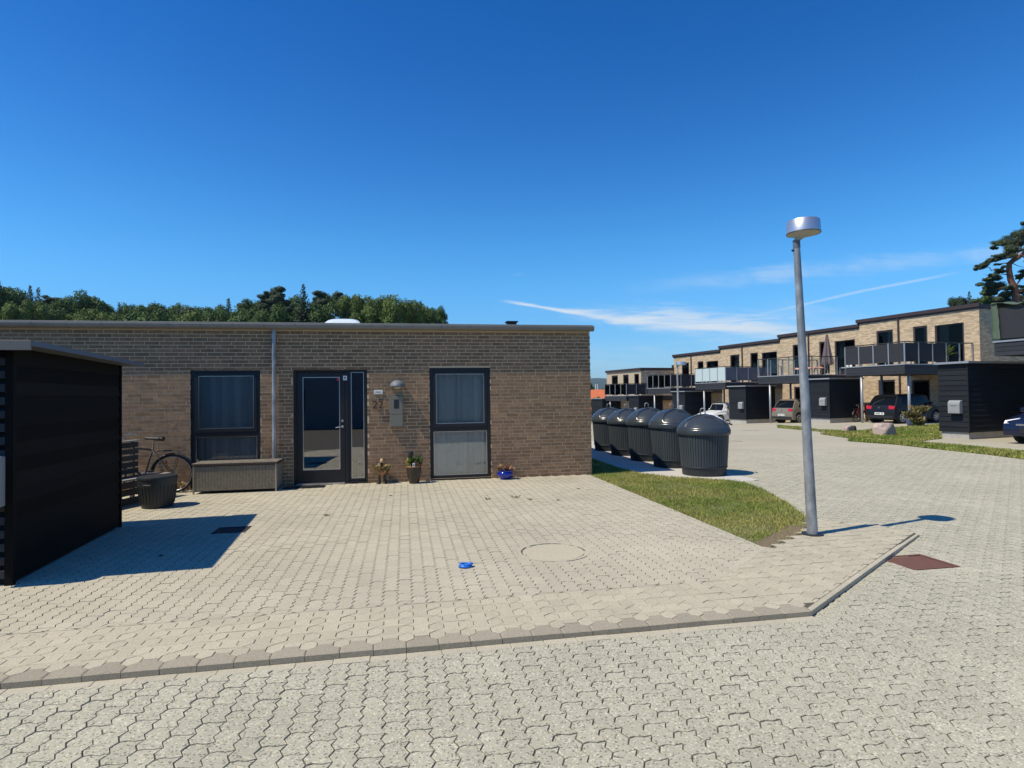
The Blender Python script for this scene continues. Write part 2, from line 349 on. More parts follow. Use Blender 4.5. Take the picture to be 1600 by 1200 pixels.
# ================================================================== SETTING
def struct(o): o['kind'] = 'structure'; return o
def clip(poly, nx, ny, c):
    o = []
    for i in range(len(poly)):
        a, b = poly[i], poly[(i+1) % len(poly)]
        da, db = nx*a[0]+ny*a[1]-c, nx*b[0]+ny*b[1]-c
        if da <= 0: o.append(a)
        if (da < 0 < db) or (db < 0 < da):
            t = da/(da-db); o.append((a[0]+(b[0]-a[0])*t, a[1]+(b[1]-a[1])*t))
    return o
def area(p): return 0.5*sum(p[i][0]*p[(i+1) % len(p)][1]-p[(i+1) % len(p)][0]*p[i][1] for i in range(len(p)))
def inside(p, x, y):
    c = False
    for i in range(len(p)):
        (x1, y1), (x2, y2) = p[i], p[(i+1) % len(p)]
        if (y1 > y) != (y2 > y) and x < (x2-x1)*(y-y1)/(y2-y1)+x1: c = not c
    return c
def stone(mb, poly, z, h=0.03, ch=0.0, tilt=(0, 0)):
    n = len(poly); cx = sum(p[0] for p in poly)/n; cy = sum(p[1] for p in poly)/n
    zt = lambda x, y: z+(x-cx)*tilt[0]+(y-cy)*tilt[1]
    b = len(mb.v)
    vs = [(x, y, z-h) for x, y in poly]
    if ch:
        vs += [(x, y, zt(x, y)-ch) for x, y in poly]
        k = 1-ch/0.06
        vs += [(cx+(x-cx)*k, cy+(y-cy)*k, zt(x, y)) for x, y in poly]
    else: vs += [(x, y, zt(x, y)) for x, y in poly]
    L = 3 if ch else 2
    fs = [tuple((L-1)*n+i for i in range(n))]
    for l in range(L-1): fs += [(l*n+i, l*n+(i+1) % n, (l+1)*n+(i+1) % n, (l+1)*n+i) for i in range(n)]
    mb.v += vs; mb.f += [tuple(b+i for i in f) for f in fs]; mb.m += [mb.mi]*len(fs)

# far ground
def axis(lims):
    o = []
    for a, b, st in lims:
        x = a
        while x < b-1e-6: o.append(x); x += st
    o.append(lims[-1][1]); return o
ax = axis([(-2600, -400, 220), (-400, -120, 35), (-120, -40, 10), (-40, 60, 4), (60, 160, 10), (160, 500, 40), (500, 3000, 250)])
ay = axis([(-600, -60, 90), (-60, -10, 10), (-10, 80, 4), (80, 200, 10), (200, 500, 40), (500, 4000, 250)])
mb = MB(); mb.v = [(x, y, g(x, y)-0.11) for y in ay for x in ax]
nx_ = len(ax); mb.f = [(j*nx_+i, j*nx_+i+1, (j+1)*nx_+i+1, (j+1)*nx_+i) for j in range(len(ay)-1) for i in range(nx_-1)]; mb.m = [0]*len(mb.f)
struct(mb.build('ground', Mt['ground']))
# distant wooded ridge
mb = MB(); ptsr = []
for i in range(90):
    lat = -1500+i*40
    h = 68+10*noise.noise(Vector((i*0.13, 1, 0)))+5*noise.noise(Vector((i*0.6, 4, 0)))+2.0*noise.noise(Vector((i*2.1, 9, 0)))
    ptsr.append([cam2w(lat, 1900, -20), cam2w(lat, 2100, h*0.55), cam2w(lat, 2350, h), cam2w(lat, 3400, -20)])
mb.v = [tuple(p) for r in ptsr for p in r]
mb.f = [(i*4+k, (i+1)*4+k, (i+1)*4+k+1, i*4+k+1) for i in range(89) for k in range(3)]; mb.m = [0]*len(mb.f)
struct(mb.build('hills', Mt['hillfar'], smooth=True))

# --- areas
KY = 3.88                                       # kerb line (outer face)
CH0, CH1 = (2.92, KY), (5.68, 5.72)             # the kerb turns and runs out
park_poly = [(-14, KY), CH0, CH1, (5.45, 6.35), (4.95, 6.55), (4.5, 6.08), (3.65, 5.5), (3.65, 11.5), (-14, 11.5)]
lawn_poly = [(3.65, 5.52), (4.45, 6.02), (4.80, 6.35), (5.15, 6.95), (5.5, 7.8), (5.8, 8.7), (6.02, 9.6), (5.95, 9.98), (5.0, 10.84), (4.70, 11.5), (4.66, 12.5), (4.66, 20), (3.72, 20), (3.65, 11.5)]
slab_poly = [(5.0, 10.84), (5.98, 9.95), (6.55, 10.1), (6.60, 21), (4.66, 21), (4.66, 12.5), (4.70, 11.5)]
mb = MB(); mb.prism([(-14, KY+0.03), (2.90, KY+0.03), (5.66, 5.745), (5.45, 6.35), (4.95, 6.55), (4.5, 6.08), (3.65, 5.5), (3.65, 11.6), (-14, 11.6)], -0.13, -0.0065)
forecourt = struct(mb.build('forecourt', Mt['sand']))
mb = MB(); mb.quad((-16, -9, -0.079), (30, -9, -0.079), (30, 30, -0.079), (-16, 30, -0.079)); 
# keep only what lies nearer than the cast street sheet
pl = clip([(-16, -9), (30, -9), (30, 30), (-16, 30)], f0.x, f0.y, 17.5)
mb = MB(); mb.add([(x, y, -0.0435) for x, y in pl], [tuple(range(len(pl)))])
road = struct(mb.build('road', Mt['sand']))
PAVE_D = 16.5
mb = MB(); st = 0.75
for i in range(int(46/st)):
    for j in range(int(84/st)):
        x0, y0 = -2+i*st, 8+j*st
        c = Vector((x0+st/2, y0+st/2, 0))
        if c.dot(f0) < PAVE_D-1.2 or c.dot(RN) > 34 or c.dot(RV) > 60: continue
        if c.x < 3.6: continue
        mb.quad(*[(x, y, g(x, y)-0.0035) for x, y in ((x0, y0), (x0+st, y0), (x0+st, y0+st), (x0, y0+st))])
struct(mb.build('street', Mt['street']))
mb = MB(); mb.prism(slab_poly, -0.12, -0.035); struct(mb.build('concrete_slab', Mt['strip'], bev=0.004))
mb = MB(); mb.prism(lawn_poly, -0.12, -0.01); lawn = struct(mb.build('lawn', Mt['turf']))
# soil where the lawn is worn off at the lamp
mb = MB(); mb.prism([(3.66, 5.53), (4.42, 6.03), (4.75, 6.36), (4.55, 6.45), (4.2, 6.15), (3.68, 5.80)], -0.03, -0.004); struct(mb.build('bare_soil', Mt['soil']))
def grass_tufts(name, poly, n, h, seed, zf=lambda x, y: -0.01, parent=None, wide=0.004, thin=None, excl=None, edge=0.022):
    rnd = random.Random(seed); mb = MB(); xs = [p[0] for p in poly]; ys = [p[1] for p in poly]; k = 0
    while k < n:
        x = rnd.uniform(min(xs), max(xs)); y = rnd.uniform(min(ys), max(ys))
        if not inside(poly, x, y): continue
        x += rnd.gauss(0, edge); y += rnd.gauss(0, edge)
        k += 1
        dn = noise.noise(Vector((x*1.7, y*1.7, 3.3)))
        if dn < -0.25 and rnd.random() < 0.5: continue
        if excl and excl(x, y) and rnd.random() < 0.8: continue
        z = zf(x, y); a = rnd.uniform(0, 2*pi); hh = h*rnd.uniform(0.5, 1.25)*(1+0.5*dn); wd = wide*rnd.uniform(0.7, 1.6)
        lx, ly = rnd.gauss(0, 0.45)*hh, rnd.gauss(0, 0.45)*hh
        mb.v += [(x-cos(a)*wd, y-sin(a)*wd, z), (x+cos(a)*wd, y+sin(a)*wd, z), (x+lx, y+ly, z+hh)]
        b = len(mb.v)-3; mb.f.append((b, b+1, b+2)); mb.m.append(0)
    o = mb.build(name, Mt['grass'], parent); o['kind'] = 'stuff'; return o
gp = grass_tufts('grass', lawn_poly[:12]+[(3.68, 20)], 52000, 0.036, 3, wide=0.0042, excl=lambda x, y: y < 5.5+0.75*(x-3.65)+0.22)
tag(gp, 'short sunburnt grass on the lawn patch beside the lamp post', 'grass')

# --- zigzag pavers
PW, PM, PA, PB, PG = 0.1145, 0.0925, 0.0110, 0.006, 0.0035
def zig_poly():
    zx = [PA, -PA, PA, -PA, PA]
    lo = [(PG+zx[0], PG), (PW/3+PA*0.6, PG+PB), (2*PW/3+PA*0.6, PG-PB), (PW-PG+zx[0], PG)]
    rt = [(PW-PG+zx[k], PM/2*k) for k in (1, 2, 3)]
    to = [(PW-PG+zx[4], 2*PM-PG), (2*PW/3+PA*0.6, 2*PM-PG-PB), (PW/3+PA*0.6, 2*PM-PG+PB), (PG+zx[4], 2*PM-PG)]
    le = [(PG+zx[k], PM/2*k) for k in (3, 2, 1)]
    return lo+rt+to+le
ZP = zig_poly()
drains = [P(1433, 878, -0.037), P(362, 828, 0)]
mh = P(864.5, 861.5, 0)
def road_keep(x, y, poly):
    """2D road area test with clipping; returns polygon or None"""
    if x < CH0[0]:
        if y > KY+0.12: return None
        if y+0.2 > KY: poly = clip(poly, 0, 1, KY-0.078)
    else:
        dx, dy = CH1[0]-CH0[0], CH1[1]-CH0[1]; L = sqrt(dx*dx+dy*dy); nx, ny = -dy/L, dx/L
        if y < CH1[1]+0.05:
            c = nx*CH0[0]+ny*CH0[1]-0.003
            if nx*x+ny*y > c+0.12: return None
            poly = clip(poly, nx, ny, c)
        else:
            if inside(park_poly, x, y) or inside(lawn_poly, x, y) or inside(slab_poly, x, y): return None
    return poly if len(poly) > 2 and abs(area(poly)) > 0.003 else None
def lay(parent, cells, matname, n_ind, z, chamfer_d, name='paver'):
    """cells: (poly, shared shape key or None, origin). nearest visible become objects, the rest one mesh"""
    cells.sort(key=lambda c: (Vector((c[2][0], c[2][1], z))-CAMP).length)
    shapes = {}; k = 0; rest = MB(); rnd = random.Random(len(cells))
    for poly, key, org in cells:
        t = (rnd.gauss(0, 0.006), rnd.gauss(0, 0.006)); zz = z+rnd.gauss(0, 0.0008)
        c = Vector((org[0]+0.05, org[1]+0.08, z))
        if k < n_ind and key is not None and infront(c, -0.005):
            if key not in shapes:
                m_ = MB(); stone(m_, [(x-org[0], y-org[1]) for x, y in poly], 0, 0.03, 0.0022); shapes[key] = m_.mesh(name, Mt[matname])
            inst(name, shapes[key], parent, (org[0], org[1], zz), (t[1], -t[0], 0)); k += 1
        else:
            near = (c-CAMP).length < chamfer_d
            stone(rest, poly, zz, 0.03, 0.0022 if near else 0, t)
    o = rest.build(name+'_field', Mt[matname], parent); o['kind'] = 'stuff'
cells = []
for i in range(int(-7/PW), int(24/PW)):
    for j in range(int(0.6/PM), int(20/PM)):
        if (i+j) % 2: continue
        x, y = i*PW, j*PM+0.02
        c = Vector((x+PW/2, y+PM, -0.06))
        if c.dot(f0) > PAVE_D or not infront(c, 0.1): continue
        if y > 11.2 and x < 4.6: continue
        if abs(c.x-drains[0].x) < 0.27 and abs(c.y-drains[0].y) < 0.24: continue
        poly = [(px+x, py+y) for px, py in ZP]
        q = road_keep(c.x, c.y, poly)
        if q: cells.append((q, 0 if len(q) == len(poly) and abs(area(q)-area(poly)) < 1e-7 else None, (x, y)))
lay(road, cells, 'road_paver', 300, -0.037, 5.5)
# parking pavers, laid a little off the road's line
HY = 4.69
cells = []
for i in range(int(-9/PW), int(3.7/PW)):
    for j in range(int(4.6/PM), int(11.45/PM)):
        if (i+j) % 2: continue
        x, y = i*PW+0.05, j*PM+0.03
        c = Vector((x+PW/2, y+PM, 0))
        if not infront(c, 0.12) or y > 11.36: continue
        if (c.x-mh.x)**2+(c.y-mh.y)**2 < 0.36**2: continue
        if abs(c.x-drains[1].x) < 0.22 and abs(c.y-drains[1].y) < 0.20: continue
        poly = clip([(px+x, py+y) for px, py in ZP], 0, -1, -HY-0.003)
        if not poly: continue
        poly = clip(poly, 0.66, -0.75, 0.66*2.70-0.75*HY-0.003)
        if not poly: continue
        poly = clip(poly, 1, 0, 3.65); 
        if not poly or abs(area(poly)) < 0.003: continue
        cells.append((poly, 1 if len(poly) == len(ZP) and abs(area(poly)-area(ZP)) < 1e-7 else None, (x, y)))
lay(forecourt, cells, 'park_paver', 300, 0.0, 7.0)
# hexagon stones behind the kerb with their connecting stones
HP, HR = 0.208, 0.141
cells = []; hexp = [(0, -HR/2), (HP/4, -HR/4), (HP/4, HR/4), (0, HR/2), (-HP/4, HR/4), (-HP/4, -HR/4)]
bone = [(0, HR/2), (HP/4, HR/4), (HP/4, -HR/4), (0, -HR/2), (HP, -HR/2), (HP*0.75, -HR/4), (HP*0.75, HR/4), (HP, HR/2)]
def shrink(p, cx, cy, e=0.0022):
    return [(x+(cx-x)/max(1e-6, sqrt((cx-x)**2+(cy-y)**2))*e, y+(cy-y)/max(1e-6, sqrt((cx-x)**2+(cy-y)**2))*e) for x, y in p]
tooth = [(0, -HR/2), (HP/4, -HR/4), (HP/4, 0), (HP*0.75, 0), (HP*0.75, -HR/4), (HP, -HR/2)]
boneU = [(0, HR/2), (HP/4, HR/4), (HP/4, 0), (HP*0.75, 0), (HP*0.75, HR/4), (HP, HR/2)]
HY0 = KY+0.085+HR/2
dxc, dyc = CH1[0]-CH0[0], CH1[1]-CH0[1]; Lc = sqrt(dxc*dxc+dyc*dyc); ncx, ncy = dyc/Lc, -dxc/Lc   # outward over the chamfer
for i in range(-38, 32):
    for j in range(0, 18):
        cx, cy = i*HP, HY0+j*HR
        for kind, pg, ox in (('hex', hexp, 0), ('bone', bone if j else boneU, 0)):
            mx = cx + (HP/2 if kind == 'bone' else 0)
            if cy > HY+0.08 and not (0.66*(mx-2.70)-0.75*(cy-HY) > -0.06): continue
            p = [(cx+x, cy+y) for x, y in pg]
            full = abs(area(p))
            if p[0] and area(p) < 0: p = p[::-1]
            p = shrink(p, mx, cy, 0.0030)
            f_ = abs(area(p))
            q = clip(p, ncx, ncy, ncx*CH0[0]+ncy*CH0[1]-0.048)
            if q and cy < HY+0.16 and mx < 2.75: q = clip(q, 0, 1, HY)
            elif q: q = clip(q, -0.66, 0.75, -0.66*2.70+0.75*HY)
            if not q or abs(area(q)) < 0.0015: continue
            if cy > 5.3 and not inside(park_poly, mx, cy): continue
            if not infront(Vector((mx, cy, 0)), 0.1): continue
            cells.append((q, kind+str(j == 0) if abs(abs(area(q))-f_) < 1e-7 else None, (cx, cy)))
lay(forecourt, cells, 'hex_paver', 300, 0.0, 6.5, 'hex_paver')
# mortar fillets where the cut stones meet
def fillet(p, q, wd, z, m):
    dx, dy = q[0]-p[0], q[1]-p[1]; L = sqrt(dx*dx+dy*dy); nx, ny = -dy/L*wd/2, dx/L*wd/2
    m_ = MB(); m_.add([(p[0]-nx, p[1]-ny, z), (q[0]-nx, q[1]-ny, z), (q[0]+nx, q[1]+ny, z), (p[0]+nx, p[1]+ny, z)], [(0, 1, 2, 3)]); m_.build('mortar_fillet', Mt[m], forecourt if z > -0.02 else road)
fillet((2.62, HY-0.06), (3.70, HY+0.87), 0.17, -0.0034, 'hex_paver')
fillet((2.76, KY+0.085), (2.93, KY+0.085), 0.14, -0.0040, 'hex_paver')
fillet((CH0[0]+0.02+ncx*0.055, CH0[1]+ncy*0.055), (CH1[0]+ncx*0.055, CH1[1]+ncy*0.055), 0.105, -0.0402, 'road_paver')
fillet((2.80, KY-0.06), (3.02, KY-0.06), 0.10, -0.0408, 'road_paver')
# pale border setts between the kerb and the street stones
bs_ = struct(empty('border_course', (0, KY-0.04, -0.037))); rk = random.Random(15)
m_ = MB(); stone(m_, [(0.0015, -0.036), (0.2235, -0.036), (0.2235, 0.038), (0.0015, 0.038)], 0, 0.03, 0.002); bme = m_.mesh('sett', Mt['border'])
for i in range(-34, 13): inst('sett', bme, bs_, (i*0.225, 0, rk.gauss(-0.001, 0.001)), (0, 0, 0))
# kerb
kerb = struct(empty('kerb', (0, KY, 0)))
mb_k = MB(); kp = [(0.0015, 0), (HP-0.0015, 0), (HP-0.0015, 0.085)]+[(x, y+HR/2+0.085) for x, y in tooth[::-1]][1:-1]+[(0.0015, 0.085)]
stone(mb_k, kp, 0, 0.12, 0.005); kme = mb_k.mesh('kerb_stone', Mt['kerb'])
rk = random.Random(5)
for i in range(-38, int(2.92/HP)):
    inst('kerb_stone', kme, kerb, (i*HP, 0, rk.gauss(0.001, 0.0012)), (0, 0, rk.gauss(0, 0.004)))
xk = int(2.92/HP)*HP
for a in (0,):
    m_ = MB(); stone(m_, [(xk+0.002, 0), (CH0[0], 0), (CH0[0]-0.03, 0.083), (xk+0.002, 0.083)], 0, 0.12, 0.005); m_.build('kerb_stone', Mt['kerb'], kerb)
nk = 11
for i in range(nk):
    t0, t1 = i/nk+0.0006, (i+1)/nk-0.0006
    def pt(t, off): return (CH0[0]+dxc*t-ncx*off, CH0[1]+dyc*t-ncy*off-KY)
    top = lambda t: 0.0-0.012*max(0, t-0.55)/0.45
    m_ = MB(); a, b, c, d = pt(t0, 0), pt(t1, 0), pt(t1, 0.045), pt(t0, 0.045)
    m_.add([(*a, -0.12), (*b, -0.12), (*c, -0.12), (*d, -0.12), (*a, top(t0)), (*b, top(t1)), (*c, top(t1)), (*d, top(t0))],
           [(4, 5, 6, 7), (0, 1, 5, 4), (1, 2, 6, 5), (2, 3, 7, 6), (3, 0, 4, 7)])
    m_.build('kerb_stone', Mt['hex_paver'], kerb, bev=0.004)
# far grass verges by the terrace
def verge(pts, seed, n, nm, label):
    poly = [(P(x, y, -0.05).x, P(x, y, -0.05).y) for x, y in pts]
    m_ = MB(); m_.add([(x, y, g(x, y)+0.012) for x, y in poly], [tuple(range(len(poly)))]); o = m_.build(nm, Mt['turf']); struct(o)
    if area(poly) < 0: poly = poly[::-1]
    t_ = grass_tufts('grass', poly, n, 0.07, seed, lambda x, y: g(x, y)+0.01, wide=0.02); tag(t_, label, 'grass')
verge([(1469, 664), (1472, 686), (1428, 691), (1400, 690), (1330, 686), (1282, 679), (1300, 676), (1340, 675), (1400, 669.5)], 11, 14000, 'verge', 'green grass between the round flower pots and the black shed with pale plinth')
verge([(1330, 686.5), (1400, 690.5), (1475, 696), (1540, 702), (1640, 712), (1640, 724), (1540, 711), (1475, 704), (1400, 695.5), (1325, 690)], 12, 9000, 'verge', 'thin worn strip of grass along the street edge at the right')
verge([(1215, 666), (1247, 668.5), (1285, 672.5), (1320, 675), (1300, 676.5), (1260, 673), (1215, 669)], 13, 2500, 'verge', 'narrow grass strip by the beige car and tall lamp post')
# manhole cover and drains
def ground_lid(name, c, lab, cat, mats, rx=0.41):
    pass
e = empty('manhole_cover', mh); tag(e, 'round concrete manhole cover set in the pale forecourt paving', 'manhole cover')
MB().lathe([(0.0, -0.004), (0.315, -0.004), (0.32, -0.012), (0.32, -0.03)], 48).build('lid', Mt['hex_paver'], e)
MB().lathe([(0.373, -0.006), (0.50, -0.006)], 40).build('bedding', Mt['park_paver'], e)
MB().lathe([(0.334, -0.03), (0.334, 0.001), (0.37, 0.001), (0.372, -0.03)], 48).build('ring', Mt['park_paver'], e)
def drain(p, w_, d_, lab, m, solid, bedm=Mt['road_paver']):
    e = empty('drain_cover', p, 0.0); tag(e, lab, 'drain cover')
    m_ = MB(); m_.box(-w_, w_, -d_, -d_+0.03, -0.03, 0.004); m_.box(-w_, w_, d_-0.03, d_, -0.03, 0.004); m_.box(-w_, -w_+0.03, -d_+0.03, d_-0.03, -0.03, 0.004); m_.box(w_-0.03, w_, -d_+0.03, d_-0.03, -0.03, 0.004)
    m_.build('frame', m, e)
    if solid: 
        MB().box(-w_+0.036, w_-0.036, -d_+0.036, d_-0.036, -0.03, -0.002).build('lid', m, e, bev=0.003)
    else:
        for k in range(9):
            x = -w_+0.05+k*(2*w_-0.1)/8; MB().box(x-0.011, x+0.011, -d_+0.03, d_-0.03, -0.03, 0).build('bar', m, e)
    MB().box(-w_, w_, -d_, d_, -0.05, -0.031).build('pit', Mt['dark'], e)
    m_ = MB(); ring(m_, -w_-0.15, w_+0.15, 0, 0, 0, 0, 0) if False else None
    for a in ((-w_-0.16, -w_-0.001, -d_-0.16, d_+0.16), (w_+0.001, w_+0.16, -d_-0.16, d_+0.16), (-w_, w_, -d_-0.16, -d_-0.001), (-w_, w_, d_+0.001, d_+0.16)): m_.box(*a, -0.02, -0.0035)
    m_.build('bedding', bedm, e)
drain(drains[0], 0.25, 0.22, 'rusty brown square drain lid in the street near the kerb end', Mt['rust'], True)
drain(drains[1], 0.19, 0.17, 'dark iron drain grate lying in the shed shadow', Mt['iron'], False, Mt['park_paver'])

# ================================================================== BRICK BUNGALOW
YW = 11.45
def wx(px): return W(px, 640, YW).x
def wz(px, py): return W(px, py, YW).z
house = empty('brick_bungalow', (-4.0, 15.5, 0)); tag(house, 'low flat-roofed brown brick bungalow with dark windows and glazed door', 'house')
HL = house.location
def hb(): m_ = MB(); m_.X = Matrix.Translation(-HL); return m_
XL, XR = -15.0, 3.72
zg0, zg1 = 2.885, 2.99
op = {'winL': (wx(297.5), wx(407), 0.03, wz(350, 577)), 'door': (wx(457.5), wx(574), 0.0, wz(515, 576.5)), 'winR': (wx(671.5), wx(766.5), 0.03, wz(718, 574.5))}
zt_ = op['winR'][3]
def wall_open(mb, x0, x1, z0, z1, y, th, ops):
    xs = sorted({x0, x1, *[v for o in ops for v in o[:2]]}); zs = sorted({z0, z1, *[v for o in ops for v in o[2:]]})
    for i in range(len(xs)-1):
        for j in range(len(zs)-1):
            cx, cz = (xs[i]+xs[i+1])/2, (zs[j]+zs[j+1])/2
            if any(o[0] < cx < o[1] and o[2] < cz < o[3] for o in ops): continue
            mb.quad((xs[i], y, zs[j]), (xs[i+1], y, zs[j]), (xs[i+1], y, zs[j+1]), (xs[i], y, zs[j+1]))
            mb.quad((xs[i+1], y+th, zs[j]), (xs[i], y+th, zs[j]), (xs[i], y+th, zs[j+1]), (xs[i+1], y+th, zs[j+1]))
    for a, b, c, d in ops:
        mb.quad((a, y, c), (a, y+th, c), (a, y+th, d), (a, y, d)); mb.quad((b, y+th, c), (b, y, c), (b, y, d), (b, y+th, d))
        mb.quad((a, y+th, d), (b, y+th, d), (b, y, d), (a, y, d)); mb.quad((a, y, c), (b, y, c), (b, y+th, c), (a, y+th, c))
m_ = hb(); wall_open(m_, XL, XR-0.004, -0.1, 2.93, YW, 0.34, list(op.values()))
YB = 21.0
m_.box(XR-0.34, XR-0.004, YW+0.341, YB, -0.1, 2.93); m_.box(XL, XR-0.342, YB-0.34, YB-0.001, -0.1, 2.93); m_.box(XL, XL+0.34, YW+0.341, YB-0.345, -0.1, 2.93)
wall = m_.build('wall', Mt['mortar'], house)
CO, BL, BH = 0.0667, 0.228, 0.0545
fullb = MB().box(-BL/2, BL/2, -0.0032, 0.02, -BH/2, BH/2).mesh('brick', Mt['brick'])
rb = random.Random(21); ind = []; rest = hb()
seq = [0, 0.12, 0.055, 0.175]; last = 0
for r in range(43):
    zc = -0.005+CO*r+CO/2
    if zc+BH/2 > 2.90: break
    off = rb.choice([s for s in seq if abs(s-last) > 0.03]); last = off
    if r > 31: off = [0.0, 0.125, 0.02, 0.08][r % 4]
    x = XL-off
    while x < XR:
        L_ = BL
        if r <= 31 and rb.random() < 0.085: L_ = 0.108
        a, b = max(x, XL), min(x+L_, XR)
        segs = [(a, b)]
        for o in op.values():
            if o[2]-0.03 < zc < o[3]:
                ns = []
                for s0, s1 in segs:
                    if s1 <= o[0] or s0 >= o[1]: ns.append((s0, s1))
                    else:
                        if s0 < o[0]: ns.append((s0, o[0]))
                        if s1 > o[1]: ns.append((o[1], s1))
                segs = ns
        for s0, s1 in segs:
            if s1-s0 < 0.03: continue
            dy = rb.gauss(0, 0.0008)
            if abs(s1-s0-BL) < 1e-6 and s0 > wx(186): ind.append(((s0+s1)/2, YW+dy, zc+rb.gauss(0, 0.0008)))
            elif s0 > wx(-60): rest.box(s0, s1, YW-0.0032+dy, YW+0.02, zc-BH/2, zc+BH/2)
            else: rest.box(s0, s1, YW-0.0032+dy, YW+0.02, zc-BH/2, zc+BH/2)
        x += L_+0.012
ind.sort(key=lambda p: p[0])
nind = 0
for p in ind:
    if nind < 299: inst('brick', fullb, wall, Vector(p)-HL, (0, rb.gauss(0, 0.002), 0)); nind += 1
    else: rest.box(p[0]-BL/2, p[0]+BL/2, p[1]-0.0032, p[1]+0.02, p[2]-BH/2, p[2]+BH/2)
for r in range(43):       # the gable end
    zc = -0.005+CO*r+CO/2; y = YW+0.03-(0.12 if r % 2 else 0)
    if zc+BH/2 > 2.90: break
    while y < YB:
        a, b = max(y, YW+0.0), min(y+BL, YB)
        if b-a > 0.03: rest.box(XR-0.02, XR+0.002+rb.gauss(0, 0.001), a, b, zc-BH/2, zc+BH/2)
        y += BL+0.012
o = rest.build('brickwork', Mt['brick'], wall); o['kind'] = 'stuff'
# roof, flashing, gutter
m_ = hb(); m_.box(XL-0.05, XR+0.045, YW-0.03, YB+0.05, 2.935, 2.985); roof = m_.build('roof', Mt['felt'], house)
m_ = hb(); m_.box(XL-0.05, XR+0.05, YW-0.075, YW+0.10, 2.988, 3.012); m_.build('roof_edge', Mt['flash'], house, bev=0.003)
m_ = hb(); m_.box(XR-0.06, XR+0.05, YW+0.101, YB+0.05, 2.988, 3.03); m_.build('roof_edge', Mt['brownmetal'], house)
prof = [(YW-0.008, 2.972)]+[(YW-0.052-0.050*cos(a), 2.945-0.058*sin(a)) for a in [pi*(1-k/8) for k in range(9)]][::1]
m_ = hb(); gx = [XL, XR+0.055]
pr = [(YW-0.138, 2.984), (YW-0.141, 2.965), (YW-0.137, 2.925), (YW-0.118, 2.898), (YW-0.075, 2.886), (YW-0.03, 2.888), (YW-0.010, 2.905), (YW-0.010, 2.984)]
m_.add([(x, y, z) for x in gx for y, z in pr], [(k, k+1, k+9, k+8) for k in range(7)]+[tuple(range(8)), tuple(range(15, 7, -1))])
m_.build('gutter', Mt['zinc'], house)
x = XL+0.2; k = 0
while x < XR:
    m_ = hb(); wv = 0.006 if k % 2 else 0.011
    pq = [(YW-0.144, 2.984), (YW-0.1445, 2.965), (YW-0.140, 2.923), (YW-0.120, 2.895), (YW-0.075, 2.882), (YW-0.03, 2.884)]
    m_.add([(xx, y, z) for xx in (x-wv, x+wv) for y, z in pq], [(q, q+1, q+7, q+6) for q in range(5)]); m_.build('gutter_bracket', Mt['zinc'], house); x += 0.535; k += 1
# downpipe
dpx = wx(429.5); m_ = hb(); m_.tube([(dpx, YW-0.058, 2.89), (dpx, YW-0.058, 0.02)], 0.036, 14); dp = m_.build('downpipe', Mt['galv'], house, angle=40)
for z in (2.35, 0.7): m_ = hb(); m_.lathe([(0.038, z-0.02), (0.041, z-0.02), (0.041, z+0.02), (0.038, z+0.02)], 14, dpx, YW-0.058); m_.box(dpx-0.008, dpx+0.008, YW-0.02, YW-0.007, z-0.01, z+0.01); q = m_.build('pipe_clip', Mt['galv'], dp)
for k in range(26):
    z = 0.55+k*0.075; m_ = hb(); m_.tube([(dpx+0.036, YW-0.07, z), (dpx+0.052, YW-0.075, z+0.02)], 0.003, 4); m_.build('pipe_clip', Mt['galv'], dp)
# windows and door
def ring(m_, x0, x1, z0, z1, t, y0, y1, tb=None, tt=None):
    tb = tb or t; tt = tt or t
    m_.box(x0, x0+t, y0, y1, z0, z1); m_.box(x1-t, x1, y0, y1, z0, z1); m_.box(x0+t, x1-t, y0, y1, z0, z0+tb); m_.box(x0+t, x1-t, y0, y1, z1-tt, z1)
def pane(x0, x1, z0, z1, y, par, bead=True, m='hexglass'):
    g_ = hb(); g_.box(x0, x1, y, y+0.006, z0, z1); o = g_.build('pane', Mt[m], par)
    if bead:
        b_ = hb(); ring(b_, x0-0.012, x1+0.012, z0-0.012, z1+0.012, 0.013, y-0.008, y-0.001); b_.build('glazing_bead', Mt['silver'] if bead == 2 else Mt['zinc'], par)
    return o
def room(x0, x1, z1=2.6, dep=2.5):
    m_ = hb(); y0, y1 = YW+0.36, YW+0.36+dep
    a = [(x0, y0), (x1, y0), (x1, y1), (x0, y1)]
    m_.quad((x0, y0, 0), (x1, y0, 0), (x1, y1, 0), (x0, y1, 0)); m_.quad((x0, y0, z1), (x0, y1, z1), (x1, y1, z1), (x1, y0, z1))
    m_.quad((x0, y1, 0), (x1, y1, 0), (x1, y1, z1), (x0, y1, z1)); m_.quad((x0, y0, 0), (x0, y1, 0), (x0, y1, z1), (x0, y0, z1)); m_.quad((x1, y0, 0), (x1, y0, z1), (x1, y1, z1), (x1, y1, 0))
    m_.build('room', Mt['dark'], house)
def strips(x0, x1, z0, z1, y, n, m, seed, par, dz=0.0):
    r_ = random.Random(seed); w_ = (x1-x0)/n
    for k in range(n):
        s = hb(); a = r_.uniform(-0.012, 0.012); xx = x0+k*w_
        s.add([(xx+0.003, y+a, z0+r_.uniform(0, dz)), (xx+w_+0.004, y-a+0.012, z0+r_.uniform(0, dz)), (xx+w_+0.004, y-a+0.012, z1), (xx+0.003, y+a, z1),
               (xx+w_/2, y-0.012, z0), (xx+w_/2, y-0.012, z1)], [(0, 4, 5, 3), (4, 1, 2, 5)])
        s.build('blind_strip', Mt[m], par)
